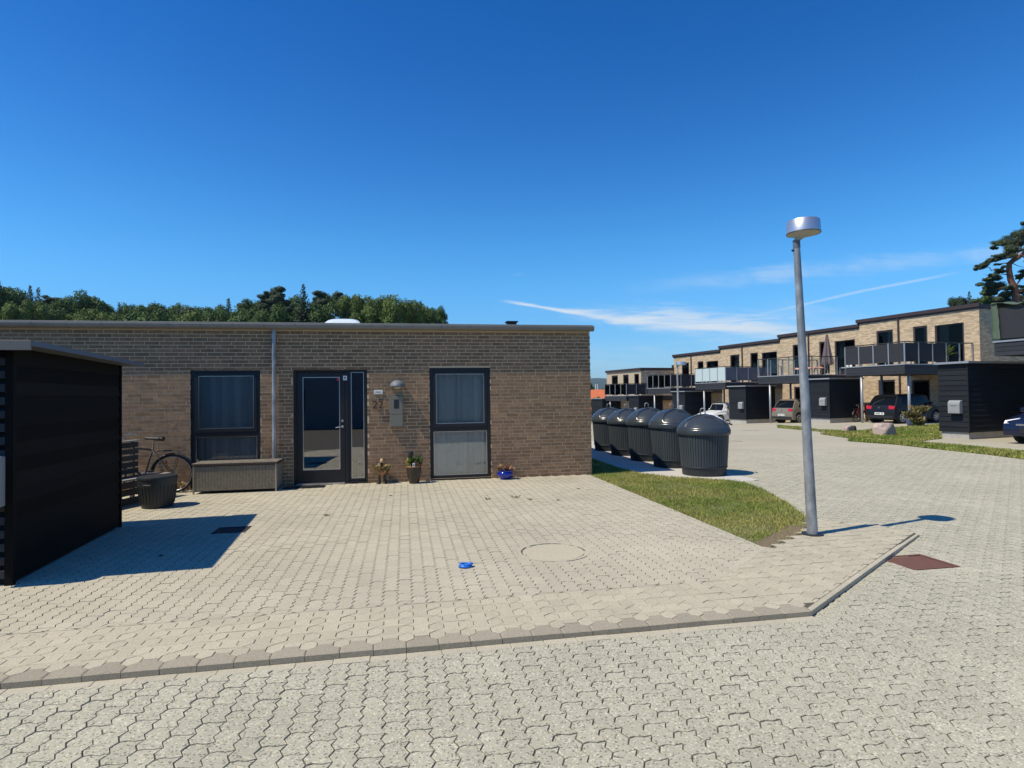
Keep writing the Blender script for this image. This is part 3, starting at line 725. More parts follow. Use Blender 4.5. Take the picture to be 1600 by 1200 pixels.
def bung_window(key, transom, n, m1, m2, name):
    x0, x1, z0, z1 = op[key]
    fr = hb(); ring(fr, x0+0.002, x1-0.002, z0, z1-0.002, 0.062, YW+0.015, YW+0.09, 0.05, 0.06); fr.box(x0+0.064, x1-0.064, YW+0.015, YW+0.09, transom-0.035, transom+0.035)
    win = fr.build(name, Mt['frame'], house, bev=0.003)
    s = hb(); ring(s, x0+0.066, x1-0.066, transom+0.038, z1-0.066, 0.055, YW+0.006, YW+0.07, 0.07, 0.05); s.build('sash', Mt['frame'], win, bev=0.004)
    pane(x0+0.133, x1-0.133, transom+0.122, z1-0.130, YW+0.04, win, 2)
    pane(x0+0.083, x1-0.083, z0+0.07, transom-0.052, YW+0.055, win, 2)
    sl = hb(); sl.box(x0+0.004, x1-0.004, YW-0.025, YW+0.012, z0-0.03, z0-0.002); sl.build('sill', Mt['frame'], win)
    strips(x0+0.07, x1-0.07, transom-0.03, z1-0.07, YW+0.16, n, m1, 4, win); strips(x0+0.07, x1-0.07, 0.06, transom-0.05, YW+0.15, n, m2, 9, win)
    room(x0-0.3, x1+0.3)
    return win
trR = wz(718, 670.5)
bung_window('winR', trR, 9, 'curtain', 'curtain', 'window')
bung_window('winL', wz(350, 679), 10, 'bluecurtain', 'bluecurtain', 'window')
dx0, dx1, dz0, dz1 = op['door']; xs_ = wx(540)
fr = hb(); ring(fr, dx0+0.002, dx1-0.002, 0.0, dz1-0.002, 0.055, YW+0.06, YW+0.15, 0.03, 0.055); fr.box(xs_-0.012, xs_+0.045, YW+0.06, YW+0.15, 0.03, dz1-0.057)
df = fr.build('door_frame', Mt['frame'], house, bev=0.003)
gx0, gx1, gz0, gz1 = wx(472), wx(530.5), wz(500, 735), wz(500, 589)
dl = hb(); ring(dl, dx0+0.06, xs_-0.016, 0.035, dz1-0.062, 0.01, YW+0.07, YW+0.12)
x0_, x1_ = dx0+0.06, xs_-0.016
dl = hb(); dl.box(x0_, gx0, YW+0.07, YW+0.12, 0.035, dz1-0.062); dl.box(gx1, x1_, YW+0.07, YW+0.12, 0.035, dz1-0.062); dl.box(gx0, gx1, YW+0.07, YW+0.12, 0.035, gz0); dl.box(gx0, gx1, YW+0.07, YW+0.12, gz1, dz1-0.062)
door = dl.build('door', Mt['frame'], house, bev=0.004)
pane(gx0+0.012, gx1-0.012, gz0+0.012, gz1-0.012, YW+0.085, door, 2, 'doorglass')
hx = wx(534.5); m_ = hb(); hz = wz(534, 667)
m_.tube([(hx, YW+0.07, hz), (hx, YW+0.015, hz), (hx-0.02, YW+0.005, hz), (hx-0.12, YW+0.005, hz-0.012)], 0.009, 8); m_.lathe([(0.0, 0)], 4); hnd = m_.build('handle', Mt['silver'], door, angle=50)
for zz in (hz, hz+0.11):
    m_ = MB(); m_.X = Matrix.Translation(Vector((hx, YW+0.07, zz))-HL) @ Matrix.Rotation(pi/2, 4, 'X'); m_.lathe([(0, 0.012), (0.022, 0.012), (0.025, 0.008), (0.025, 0)], 18); m_.build('escutcheon', Mt['silver'], door, angle=40)
sl_x0, sl_x1, sl_z0, sl_z1 = wx(548), wx(568.5), wz(558, 748), wz(558, 581)
m_ = hb(); m_.box(xs_+0.047, sl_x0, YW+0.07, YW+0.13, 0.03, dz1-0.06); m_.box(sl_x1, dx1-0.058, YW+0.07, YW+0.13, 0.03, dz1-0.06); m_.box(sl_x0, sl_x1, YW+0.07, YW+0.13, 0.03, sl_z0); m_.box(sl_x0, sl_x1, YW+0.07, YW+0.13, sl_z1, dz1-0.06)
sd = m_.build('sidelight', Mt['frame'], house, bev=0.003); pane(sl_x0+0.012, sl_x1-0.012, sl_z0+0.012, sl_z1-0.012, YW+0.085, sd, 2, 'doorglass')
m_ = hb(); m_.box(gx1-0.055, gx1-0.014, YW+0.080, YW+0.083, wz(527, 595), wz(527, 589)); m_.build('red_sticker', Mt['red'], door)
m_ = hb(); xx, zz = wx(539), wz(539, 590.5); m_.box(xx-0.035, xx+0.035, YW+0.052, YW+0.058, zz-0.042, zz+0.042); wl = m_.build('white_label', Mt['white'], df)
m_ = hb(); m_.box(xx-0.012, xx+0.012, YW+0.049, YW+0.051, zz-0.006, zz+0.022); m_.box(xx-0.006, xx+0.006, YW+0.049, YW+0.051, zz-0.026, zz-0.010); m_.build('emblem', Mt['black'], wl)
m_ = hb(); m_.box(dx0+0.06, xs_-0.02, YW-0.02, YW+0.068, 0.004, 0.03); m_.build('threshold', Mt['silver'], house, bev=0.003)
m_ = hb(); m_.box(xs_-0.018, dx1-0.01, YW+0.0, YW+0.058, 0.004, 0.025); m_.build('threshold', Mt['frame'], house)
room(dx0-0.3, dx1+0.3, dep=3.5)
lx = wx(560); m_ = hb(); m_.lathe([(0.0, 0.05), (0.05, 0.05), (0.05, 0.38), (0.04, 0.40), (0, 0.40)], 16, lx, YW+0.28); 
cn = m_.build('candle', Mt['curtain']); cn.parent = None; cn.location = HL; tag(cn, 'pale pillar candle standing inside the narrow glass beside the door', 'candle')
# skylight and vent on the roof
def on_roof(px, y): return Vector((W(px, 500, y).x, y, 2.985))
sk = on_roof(538, 13.6); sk.z = W(538, 497.5, 13.6).z-0.29; e = empty('skylight', sk); tag(e, 'white domed skylight on the flat bungalow roof', 'skylight')
hwx = (W(569, 500, 13.6).x-W(509, 500, 13.6).x)/2
MB().box(-hwx, hwx, -hwx, hwx, 2.985-sk.z, 0.13).build('frame', Mt['white'], e, bev=0.02)
m_ = MB(); n_ = 12
m_.v = [(-hwx*0.94+2*hwx*0.94*i/n_, -hwx*0.94+2*hwx*0.94*j/n_, 0.13+0.13*(max(0, (1-(2*i/n_-1)**4))*max(0, (1-(2*j/n_-1)**4)))**0.6) for j in range(n_+1) for i in range(n_+1)]
m_.f = [(j*(n_+1)+i, j*(n_+1)+i+1, (j+1)*(n_+1)+i+1, (j+1)*(n_+1)+i) for j in range(n_) for i in range(n_)]; m_.m = [0]*len(m_.f)
m_.build('dome', mat('skylight_acrylic', (0.70, 0.78, 0.82), 0.2, coat=0.4), e, smooth=True)
vp = on_roof(799, 13.0); vp.z = W(799, 502.5, 13.0).z-0.125; e = empty('roof_vent', vp); tag(e, 'low dark vent box on the right part of the bungalow roof', 'vent')
MB().box(-0.10, 0.10, -0.1, 0.1, 2.985-vp.z, 0.10).build('base', Mt['black'], e); MB().box(-0.13, 0.13, -0.13, 0.13, 0.10, 0.125).build('cap', Mt['black'], e, bev=0.004)

# --- things on the wall
def on_wall(px, py): return Vector((wx(px), YW-0.007, wz(px, py)))
p = on_wall(621, 603); e = empty('wall_lamp', p); tag(e, 'grey half-dome wall lamp above the meter box', 'wall lamp')
m_ = MB(); R = 0.135
for i in range(9):
    th = pi/2*i/8
    for k in range(17):
        ph = pi*k/16; m_.v.append((R*cos(ph)*cos(th), -0.20*sin(ph)*cos(th)-0.002, 0.125*sin(th)-0.02))
m_.f = [(i*17+k, i*17+k+1, (i+1)*17+k+1, (i+1)*17+k) for i in range(8) for k in range(16)]; m_.m = [0]*len(m_.f)
o = m_.build('hood', Mt['lamphood'], e, smooth=True); md = o.modifiers.new('s', 'SOLIDIFY'); md.thickness = 0.006
MB().lathe([(0, 0.0), (0.07, 0.0), (0.07, -0.03), (0.05, -0.055), (0, -0.06)], 16, 0, -0.09).build('bulb_cover', Mt['diffuser'], e, smooth=True)
x0, x1, z1_, z0_ = wx(608.8), wx(630.3), wz(619, 618.3), wz(619, 667.5)
e = empty('meter_box', ((x0+x1)/2, YW-0.007, z0_)); tag(e, 'grey metal meter box on the brick wall under the lamp', 'meter box')
wd, hh = (x1-x0)/2, z1_-z0_
MB().box(-wd, wd, -0.055, 0, 0, hh).build('body', Mt['meter'], e, bev=0.004)
MB().box(-wd+0.015, wd-0.015, -0.063, -0.056, 0.02, hh*0.40).build('lower_door', Mt['meter'], e, bev=0.002)
u_ = MB().box(-wd+0.015, wd-0.015, -0.063, -0.056, hh*0.42, hh-0.02).build('upper_door', Mt['meter'], e, bev=0.002)
MB().box(-0.045, 0.045, -0.066, -0.064, hh*0.60, hh*0.88).build('meter_window', Mt['grey_dark'], u_)
p = on_wall(591.5, 612.5); e = empty('name_plate', p); tag(e, 'small white name plate beside the door above the number', 'name plate')
MB().box(-0.082, 0.082, -0.014, 0, -0.037, 0.037).build('plate', Mt['white'], e, bev=0.003)
def text_mesh(name, txt, size, depth, m, parent, loc, rot=(pi/2, 0, 0), align='CENTER'):
    c = bpy.data.curves.new(name, 'FONT'); c.body = txt; c.size = size; c.extrude = depth; c.align_x = align; c.align_y = 'CENTER'
    t_ = bpy.data.objects.new(name, c); COL.objects.link(t_); bpy.context.view_layer.update()
    me = bpy.data.meshes.new_from_object(t_.evaluated_get(bpy.context.evaluated_depsgraph_get())); bpy.data.objects.remove(t_)
    me.materials.clear(); me.materials.append(m)
    return inst(name, me, parent, loc, rot)
m_ = MB(); rr = random.Random(3); xx = -0.055
while xx < 0.05:
    ww = rr.choice([0.006, 0.009]); m_.box(xx, xx+0.0025, -0.0155, -0.0145, -0.010, rr.choice([0.006, 0.013])); m_.box(xx+0.0025, xx+ww, -0.0155, -0.0145, -0.010, -0.0065); m_.box(xx+0.0025, xx+ww, -0.0155, -0.0145, 0.002, 0.0055); xx += ww+0.004
m_.build('lettering', Mt['black'], e)
pn = on_wall(590.2, 633); e = empty('house_number', pn); tag(e, 'dark metal house number 22 on the brick wall right of the door', 'house number')
for k, dx in enumerate((-0.048, 0.060)):
    text_mesh('digit', '2', 0.215, 0.008, Mt['bronze'], e, (dx, -0.03, 0))
    MB().tube([(dx, -0.03, -0.02), (dx, 0, -0.02)], 0.004, 6).build('pin', Mt['bronze'], e)
# ================================================================== NEAR BLACK SHED (left)
Fc = P(19, 914, 0); Bc = P(187, 824, 0)
ang = atan2(Bc.y-Fc.y, Bc.x-Fc.x)-pi/2
shed0 = empty('black_shed', (Fc.x, Fc.y, 0), ang); tag(shed0, 'black timber shed with slatted front and mailbox at the left edge', 'shed')
SL = (Bc-Fc).length; SW = 3.0; SH = 2.08
MB().box(-SW, -0.03, 0.06, SL-0.03, 0.0, SH-0.03).build('core', Mt['dark'], shed0)
nb = 15; hb_ = (SH-0.04)/nb; rr = random.Random(8)
for k in range(nb):
    z = 0.03+k*hb_
    m_ = MB(); m_.add([(-0.029, 0.03, z), (0.004, 0.03, z), (-0.012, 0.03, z+hb_+0.012), (-0.029, 0.03, z+hb_+0.012), (-0.029, SL, z), (0.004, SL, z), (-0.012, SL, z+hb_+0.012), (-0.029, SL, z+hb_+0.012)],
          [(0, 1, 2, 3), (7, 6, 5, 4), (1, 5, 6, 2), (0, 4, 5, 1), (3, 2, 6, 7)]); m_.build('board', Mt['black_wood'], shed0)
    m_ = MB(); m_.box(-SW, -0.04, SL-0.029, SL+rr.gauss(0, 0.001), z, z+hb_-0.008); m_.build('board', Mt['black_wood'], shed0)
MB().box(-0.05, 0.014, -0.02, 0.029, 0, SH-0.02).build('corner_post', Mt['black_wood'], shed0)
MB().box(-0.03, 0.012, SL+0.002, SL+0.04, 0, SH-0.02).build('corner_post', Mt['black_wood'], shed0)
for k in range(17):
    z = 0.06+k*0.117
    MB().box(-SW, -0.052, -0.004, 0.02, z, z+0.070).build('slat', Mt['grey_wood'], shed0, bev=0.004)
m_ = MB(); z1, z2 = SH+0.05, SH+0.01
m_.add([(-SW-0.2, -0.16, z1-0.03), (0.20, -0.16, z1-0.03), (0.20, SL+0.16, z2-0.03), (-SW-0.2, SL+0.16, z2-0.03), (-SW-0.2, -0.16, z1), (0.20, -0.16, z1), (0.20, SL+0.16, z2), (-SW-0.2, SL+0.16, z2)],
       [(3, 2, 1, 0), (4, 5, 6, 7), (0, 1, 5, 4), (1, 2, 6, 5), (2, 3, 7, 6), (3, 0, 4, 7)])
m_.build('roof', Mt['felt'], shed0)
m_ = MB(); m_.box(-SW-0.21, 0.215, -0.178, -0.163, z1-0.075, z1+0.012); m_.build('fascia', Mt['zinc'], shed0, bev=0.003)
m_ = MB(); m_.add([(0.203, -0.162, z1-0.035), (0.215, -0.162, z1-0.035), (0.215, SL+0.17, z2-0.035), (0.203, SL+0.17, z2-0.035), (0.203, -0.162, z1+0.012), (0.215, -0.162, z1+0.012), (0.215, SL+0.17, z2+0.012), (0.203, SL+0.17, z2+0.012)],
       [(3, 2, 1, 0), (4, 5, 6, 7), (0, 1, 5, 4), (1, 2, 6, 5), (2, 3, 7, 6), (3, 0, 4, 7)]); m_.build('fascia', Mt['greypanel'], shed0)  # side fascia darker than the front one, its shade put into the colour
def mailbox(parent_loc, rz, lab, s=1.0, grp=None):
    e = empty('mailbox', parent_loc, rz); tag(e, lab, 'mailbox', grp)
    w_, d_, h_ = 0.19*s, 0.17*s, 0.44*s
    m_ = MB(); pr = [(0, 0), (-d_, 0), (-d_, h_*0.72), (-d_*0.92, h_*0.86), (-d_*0.7, h_*0.96), (-d_*0.4, h_), (0, h_)]
    m_.add([(x, y, z) for x in (-w_, w_) for y, z in pr], [tuple(range(7)), tuple(range(13, 6, -1))]+[(k, k+7, (k+1) % 7+7, (k+1) % 7) for k in range(7)])
    m_.build('body', Mt['mail'], e, bev=0.012)
    MB().box(-w_*0.75, w_*0.75, -d_-0.004, -d_-0.0005, h_*0.10, h_*0.66).build('door', Mt['mail'], e, bev=0.002)
    MB().box(-w_*0.5, w_*0.5, -d_-0.008, -d_-0.0045, h_*0.56, h_*0.62).build('slot', Mt['greypanel'], e)
    return e
Mt['mail'] = mat('mailbox_grey', (0.30, 0.315, 0.31), 0.45, var=0.06)
fr_ = Vector((cos(ang), sin(ang), 0))
mp = Fc - fr_*0.235 + Vector((sin(ang), -cos(ang), 0))*0.008
zz1 = 1.6-(712-629.5)/178.0
mailbox((mp.x, mp.y, zz1-0.44), ang, 'large pale grey mailbox on the front of the near black shed')

# ================================================================== FURNITURE BY THE WALL
# pallet bench
a = P(187, 752, 0.40); b = P(268, 738, 0.40); d = (b-a); L_ = d.length; rzb = atan2(d.y, d.x)
be = empty('pallet_bench', (b.x, b.y, 0), rzb); tag(be, 'dark weathered pallet bench with slatted back between shed and bicycle', 'bench')
LB = 1.9
for k in range(2):
    MB().box(-LB, 0, 0.01+k*0.19, 0.16+k*0.19, 0.375, 0.40).build('seat_plank', Mt['plank'] if k == 0 else Mt['soot'], be, bev=0.003)
for z in (0.02, 0.15, 0.26): MB().box(-LB, -0.01, 0.02, 0.10, z, z+0.085).build('base_plank', Mt['soot'], be)
for x in (-LB+0.02, -LB/2-0.07, -0.16):
    for z in (0.0, 0.13): MB().box(x, x+0.14, 0.101, 0.38, z, z+0.11).build('block', Mt['soot'], be)
for k in range(5):
    z = 0.43+k*0.105
    m_ = MB(); m_.box(-LB, -0.26, 0.40, 0.42, z, z+0.080); m_.build('back_slat', Mt['soot'], be)
for x in (-LB+0.04, -1.1, -0.70, -0.34): MB().box(x, x+0.035, 0.425, 0.49, 0.0, 0.96).build('post', Mt['soot'], be)
MB().box(-LB, -0.24, 0.39, 0.47, 0.945, 0.965).build('top_rail', Mt['plank'], be)
# round lidded container
bp_ = P(236.5, 796, 0); bp_ = bp_+Vector((0, 0.22, 0))
e = empty('planter_bin', (bp_.x, bp_.y, 0)); tag(e, 'round dark grey plastic tub with ribs and lid in front of the bench', 'tub')
R = 0.262; m_ = MB()
prf = [(0.0, 0.0), (R*0.78, 0.0), (R*0.84, 0.05), (R*0.95, 0.25), (R, 0.40), (R, 0.44)]
m_.lathe(prf, 48); m_.build('body', Mt['grey_dark'], e, angle=50)
for k in range(60):
    an = 2*pi*k/60
    m_ = MB(); pts = [((r+0.001)*cos(an), (r+0.001)*sin(an), z) for r, z in ((R*0.85, 0.06), (R*0.955, 0.25), (R*0.985, 0.33))]
    if k % 2 == 0: m_.tube(pts, 0.006, 5); m_.build('rib', Mt['grey_dark'], e)
MB().lathe([(R+0.008, 0.43), (R+0.012, 0.45), (R+0.004, 0.468), (R*0.5, 0.478), (0, 0.478)], 48).build('lid', Mt['grey_dark'], e, angle=50)
m_ = MB(); m_.tube([((R+0.012)*cos(a_), (R+0.012)*sin(a_), 0.36) for a_ in [-pi/2-0.35+0.1*i for i in range(5)]], 0.010, 6); m_.build('handle', Mt['grey_dark'], e)
# wicker chest
c0 = P(303, 772, 0); c1 = P(431, 768.5, 0)
WX0, WX1, WYF = c0.x+0.0, c1.x, (c0.y+c1.y)/2
e = empty('wicker_chest', ((WX0+WX1)/2, WYF, 0)); tag(e, 'long grey wicker storage chest with flat lid under the left window', 'storage chest')
hw = (WX1-WX0)/2; HD = 0.50; HT = 0.52
m_ = MB(); m_.box(-hw+0.012, hw-0.012, 0.012, HD, 0.045, HT-0.04); m_.build('core', Mt['wickerlid'], e)
m_ = MB(); nv = int(2*hw/0.024); nr = 26
for r in range(nr):
    z = 0.055+r*(HT-0.11)/nr
    for k in range(nv):
        x = -hw+0.016+k*(2*hw-0.03)/nv
        if (k+r) % 2: m_.box(x, x+0.019, 0.002, 0.014, z, z+0.0135)
        else: m_.box(x+0.002, x+0.014, 0.006, 0.014, z-0.002, z+0.0155)
for r in range(nr):
    z = 0.055+r*(HT-0.11)/nr
    for k in range(20):
        y = 0.012+k*(HD-0.02)/20
        if (k+r) % 2: m_.box(hw-0.014, hw-0.002, y, y+0.019, z, z+0.0135)
        else: m_.box(hw-0.014, hw-0.006, y, y+0.014, z-0.002, z+0.0155)
o = m_.build('weave', Mt['wicker'], e); o['kind'] = 'stuff'
for x, y in ((-hw, 0), (hw-0.022, 0), (hw-0.022, HD-0.02), (-hw, HD-0.02)): MB().box(x, x+0.022, y-0.004, y+0.02, 0.0, HT-0.035).build('leg', Mt['wicker'], e)
MB().box(-hw-0.012, hw+0.014, -0.014, HD+0.01, HT-0.038, HT-0.008).build('lid_edge', Mt['wickerlid'], e)
m_ = MB()
for r in range(18):
    for k in range(nv):
        x = -hw-0.010+k*(2*hw+0.022)/nv; y = -0.012+r*(HD+0.02)/18
        m_.box(x, x+0.021, y, y+0.026, HT-0.007, HT+(0.002 if (k+r) % 2 else -0.001))
o = m_.build('lid_weave', Mt['wicker'], e); o['kind'] = 'stuff'
# door mat
c0 = P(484, 762, 0); e = empty('door_mat', (c0.x, 11.20, 0)); tag(e, 'dark slatted rubber mat on the paving in front of the door', 'door mat')
for k in range(14): MB().box(-0.24+k*0.035, -0.215+k*0.035, -0.13, 0.13, 0.002, 0.016).build('bar', Mt['black'], e)
MB().box(-0.25, 0.26, -0.135, 0.135, 0.0, 0.005).build('base', Mt['black'], e)
e = empty('door_mat', (c0.x-0.36, 11.19, 0)); tag(e, 'plain black mat on the paving between wicker chest and door', 'door mat'); MB().box(-0.10, 0.10, -0.13, 0.13, 0, 0.014).build('pad', Mt['black'], e, bev=0.004)

# leaves ------------------------------------------------------------
def foliage(n, spread, size, m, parent, name='leaves', seed=1, up_=0.4, center=(0, 0, 0), shape=None):
    r_ = random.Random(seed); mb = MB()
    for k in range(n):
        u = r_.uniform(0, 2*pi); v = r_.random()**0.5; h = r_.random()
        x, y, z = spread[0]*v*cos(u)*(0.5+0.6*h), spread[1]*v*sin(u)*(0.5+0.6*h), spread[2]*h
        d = Vector((cos(u)*(0.3+v), sin(u)*(0.3+v), up_+r_.uniform(-0.3, 0.8))).normalized(); s = size*r_.uniform(0.6, 1.4)
        sd_ = d.cross(Vector((r_.gauss(0, 1), r_.gauss(0, 1), r_.gauss(0, 1)))).normalized()*s*0.32
        p0 = Vector((x, y, z))+Vector(center)
        mb.add([p0, p0+d*s*0.5+sd_, p0+d*s, p0+d*s*0.5-sd_], [(0, 1, 2, 3)])
    return mb.build(name, Mt[m], parent)
# pot man with dry plant
p = P(597, 755.5, 0); e = empty('plant_figure', (p.x, 11.30, 0)); tag(e, 'small clay garden figure with stub legs, dry plant body and bell cap', 'garden figure')
for sx in (-1, 1):
    MB().lathe([(0.0, 0), (0.030, 0), (0.032, 0.02), (0.026, 0.12), (0.030, 0.19), (0, 0.20)], 12, sx*0.052, 0).build('leg', Mt['soot'], e, smooth=True)
    MB().lathe([(0.0, 0.03), (0.03, 0.025), (0.042, 0.01), (0.04, 0)], 12, sx*0.060, -0.03, sy=1.3).build('foot', Mt['bronze'], e, smooth=True)
MB().lathe([(0.0, 0.16), (0.06, 0.17), (0.085, 0.22), (0.08, 0.27), (0.0, 0.28)], 16).build('body', Mt['terra'], e, smooth=True)
foliage(150, (0.12, 0.10, 0.12), 0.07, 'dryleaf', e, 'dry_leaves', 5, 0.1, (0, 0, 0.20)); foliage(40, (0.10, 0.09, 0.10), 0.06, 'leaf', e, 'green_leaves', 6, 0.3, (0.03, 0, 0.20))
MB().lathe([(0.018, 0.28), (0.012, 0.33), (0.02, 0.36), (0.02, 0.39), (0.0, 0.40)], 12).build('neck', Mt['bronze'], e, smooth=True)
MB().lathe([(0.036, 0.39), (0.040, 0.395), (0.034, 0.43), (0.022, 0.462), (0.0, 0.47)], 16).build('cap', Mt['tan'], e, smooth=True)
# brown pot
p = P(647, 755.5, 0); e = empty('flower_pot', (p.x, 11.18, 0)); tag(e, 'dark brown glazed pot with leafy plant and black garden torch', 'flower pot')
MB().lathe([(0, 0), (0.085, 0), (0.095, 0.02), (0.125, 0.16), (0.137, 0.28), (0.137, 0.315), (0.120, 0.318), (0.120, 0.27), (0, 0.27)], 32).build('pot', Mt['potbrown'], e, angle=45)
MB().lathe([(0.1385, 0.308), (0.1385, 0.322), (0.118, 0.322)], 32).build('rim', Mt['terra'], e)
pl_ = foliage(170, (0.10, 0.09, 0.17), 0.075, 'leaf', e, 'plant', 7, 0.6, (0.03, 0.02, 0.28)); foliage(30, (0.06, 0.04, 0.08), 0.05, 'pinkleaf', e, 'flowers', 8, 0.6, (0.08, -0.04, 0.30)); foliage(25, (0.03, 0.03, 0.14), 0.06, 'grass', e, 'grass_leaves', 18, 1.0, (-0.11, -0.02, 0.28))
e2 = empty('garden_torch', (p.x-0.055, 11.15, 0.27)); tag(e2, 'black solar garden torch stuck into the brown pot', 'garden torch')
MB().tube([(0, 0, -0.0), (0, 0, 0.17)], 0.008, 8).build('stake', Mt['black'], e2); MB().lathe([(0, 0.17), (0.018, 0.18), (0.045, 0.26), (0.046, 0.30), (0.036, 0.33), (0, 0.335)], 12).build('head', Mt['black'], e2, angle=40)
e2 = empty('plant_tag', (p.x-0.005, 11.06, 0.29)); tag(e2, 'small white plant tag in the brown pot', 'plant tag'); MB().box(-0.022, 0.022, -0.003, 0, -0.03, 0.10).build('tag', Mt['white'], e2); MB().box(-0.012, 0.012, -0.0045, -0.0032, 0.05, 0.075).build('mark', Mt['black'], e2)
# blue bowl
p = P(787, 746.5, 0); e = empty('flower_pot', (p.x, 11.26, 0)); tag(e, 'glossy cobalt blue bowl pot with pinkish succulents right of the window', 'flower pot')
MB().lathe([(0, 0), (0.085, 0), (0.09, 0.012), (0.145, 0.06), (0.158, 0.10), (0.145, 0.135), (0.128, 0.15), (0.135, 0.175), (0.150, 0.182), (0.132, 0.184), (0.122, 0.16), (0, 0.155)], 36).build('pot', Mt['potblue'], e, angle=60)
foliage(110, (0.14, 0.11, 0.07), 0.085, 'pinkleaf', e, 'succulents', 9, 0.5, (0.03, 0, 0.15)); foliage(50, (0.12, 0.10, 0.06), 0.09, 'dryleaf', e, 'stems', 10, 0.9, (-0.06, 0, 0.15))
m_ = MB(); rr = random.Random(2)
for k in range(9):
    x = rr.uniform(-0.09, 0.09); m_.tube([(x, 0, 0.16), (x*1.3, rr.uniform(-0.03, 0.03), 0.25), (x*1.3+rr.uniform(-0.03, 0.03), 0, rr.uniform(0.29, 0.37))], 0.006, 5)
m_.build('stalks', Mt['dryleaf'], e)
# weeds in the joints
for k, (px, py, s) in enumerate(((761, 781, 1.0), (806, 778, 1.3), (829, 781, 0.9), (511, 806, 0.8), (872, 782, 0.6), (250, 869, 0.5), (905, 764, 0.7), (610, 775, 0.5))):
    q = P(px, py, 0); e = empty('weed', q)
    tag(e, ['small green weed in the paving left of the blue bowl', 'tallest green weed in the paving below the blue bowl', 'low grassy weed in the paving right of the blue bowl', 'dark little weed in the paving below the door', 'tiny weed in the paving well right of the blue bowl', 'tiny weed beside the shed shadow', 'tiny weed near the right house corner', 'tiny weed below the clay figure'][k], 'weed')
    r_ = random.Random(k+40); m_ = MB()
    s *= 0.5
    for j in range(int(16)):
        a_ = r_.uniform(0, 2*pi); l = r_.uniform(0.04, 0.11)*s; x, y = r_.gauss(0, 0.02), r_.gauss(0, 0.01)
        m_.add([(x-0.003, y, 0), (x+0.003, y, 0), (x+cos(a_)*l*0.6+0.002, y+sin(a_)*l*0.6, l*0.6), (x+cos(a_)*l, y+sin(a_)*l, l*0.7)], [(0, 1, 2), (0, 2, 3)])
    m_.build('leaves', Mt['leaf'], e)
q = P(285, 768, 0); e = empty('dead_plant', (q.x-0.06, 11.33, 0)); tag(e, 'orange-brown dead plant at the wall under the bicycle wheel', 'plant'); foliage(90, (0.10, 0.06, 0.12), 0.06, 'dryleaf', e, 'leaves', 14, 0.6)
q = P(444, 745, 0); e = empty('creeper', (q.x+0.0, 11.37, 0)); tag(e, 'small dry climbing plant beside the downpipe and wicker chest', 'plant'); foliage(60, (0.10, 0.03, 0.5), 0.05, 'dryleaf', e, 'leaves', 15, 0.6)
# blue toy ring
q = P(727, 886.5, 0); e = empty('toy_ring', q); tag(e, 'crumpled blue plastic ring lying on the forecourt paving', 'toy')
for k in range(2):
    m_ = MB(); pts = []
    for i in range(21):
        a_ = 2*pi*i/20; rad = 0.052*(1+0.08*sin(3*a_+k)); pts.append((rad*1.05*cos(a_)+k*0.008, rad*0.75*sin(a_)+k*0.01, 0.012+0.014*k+0.003*sin(2*a_+k*2)))
    m_.tube(pts, 0.0105, 8, cap=False); m_.build('loop', Mt['bluetoy'], e, smooth=True)

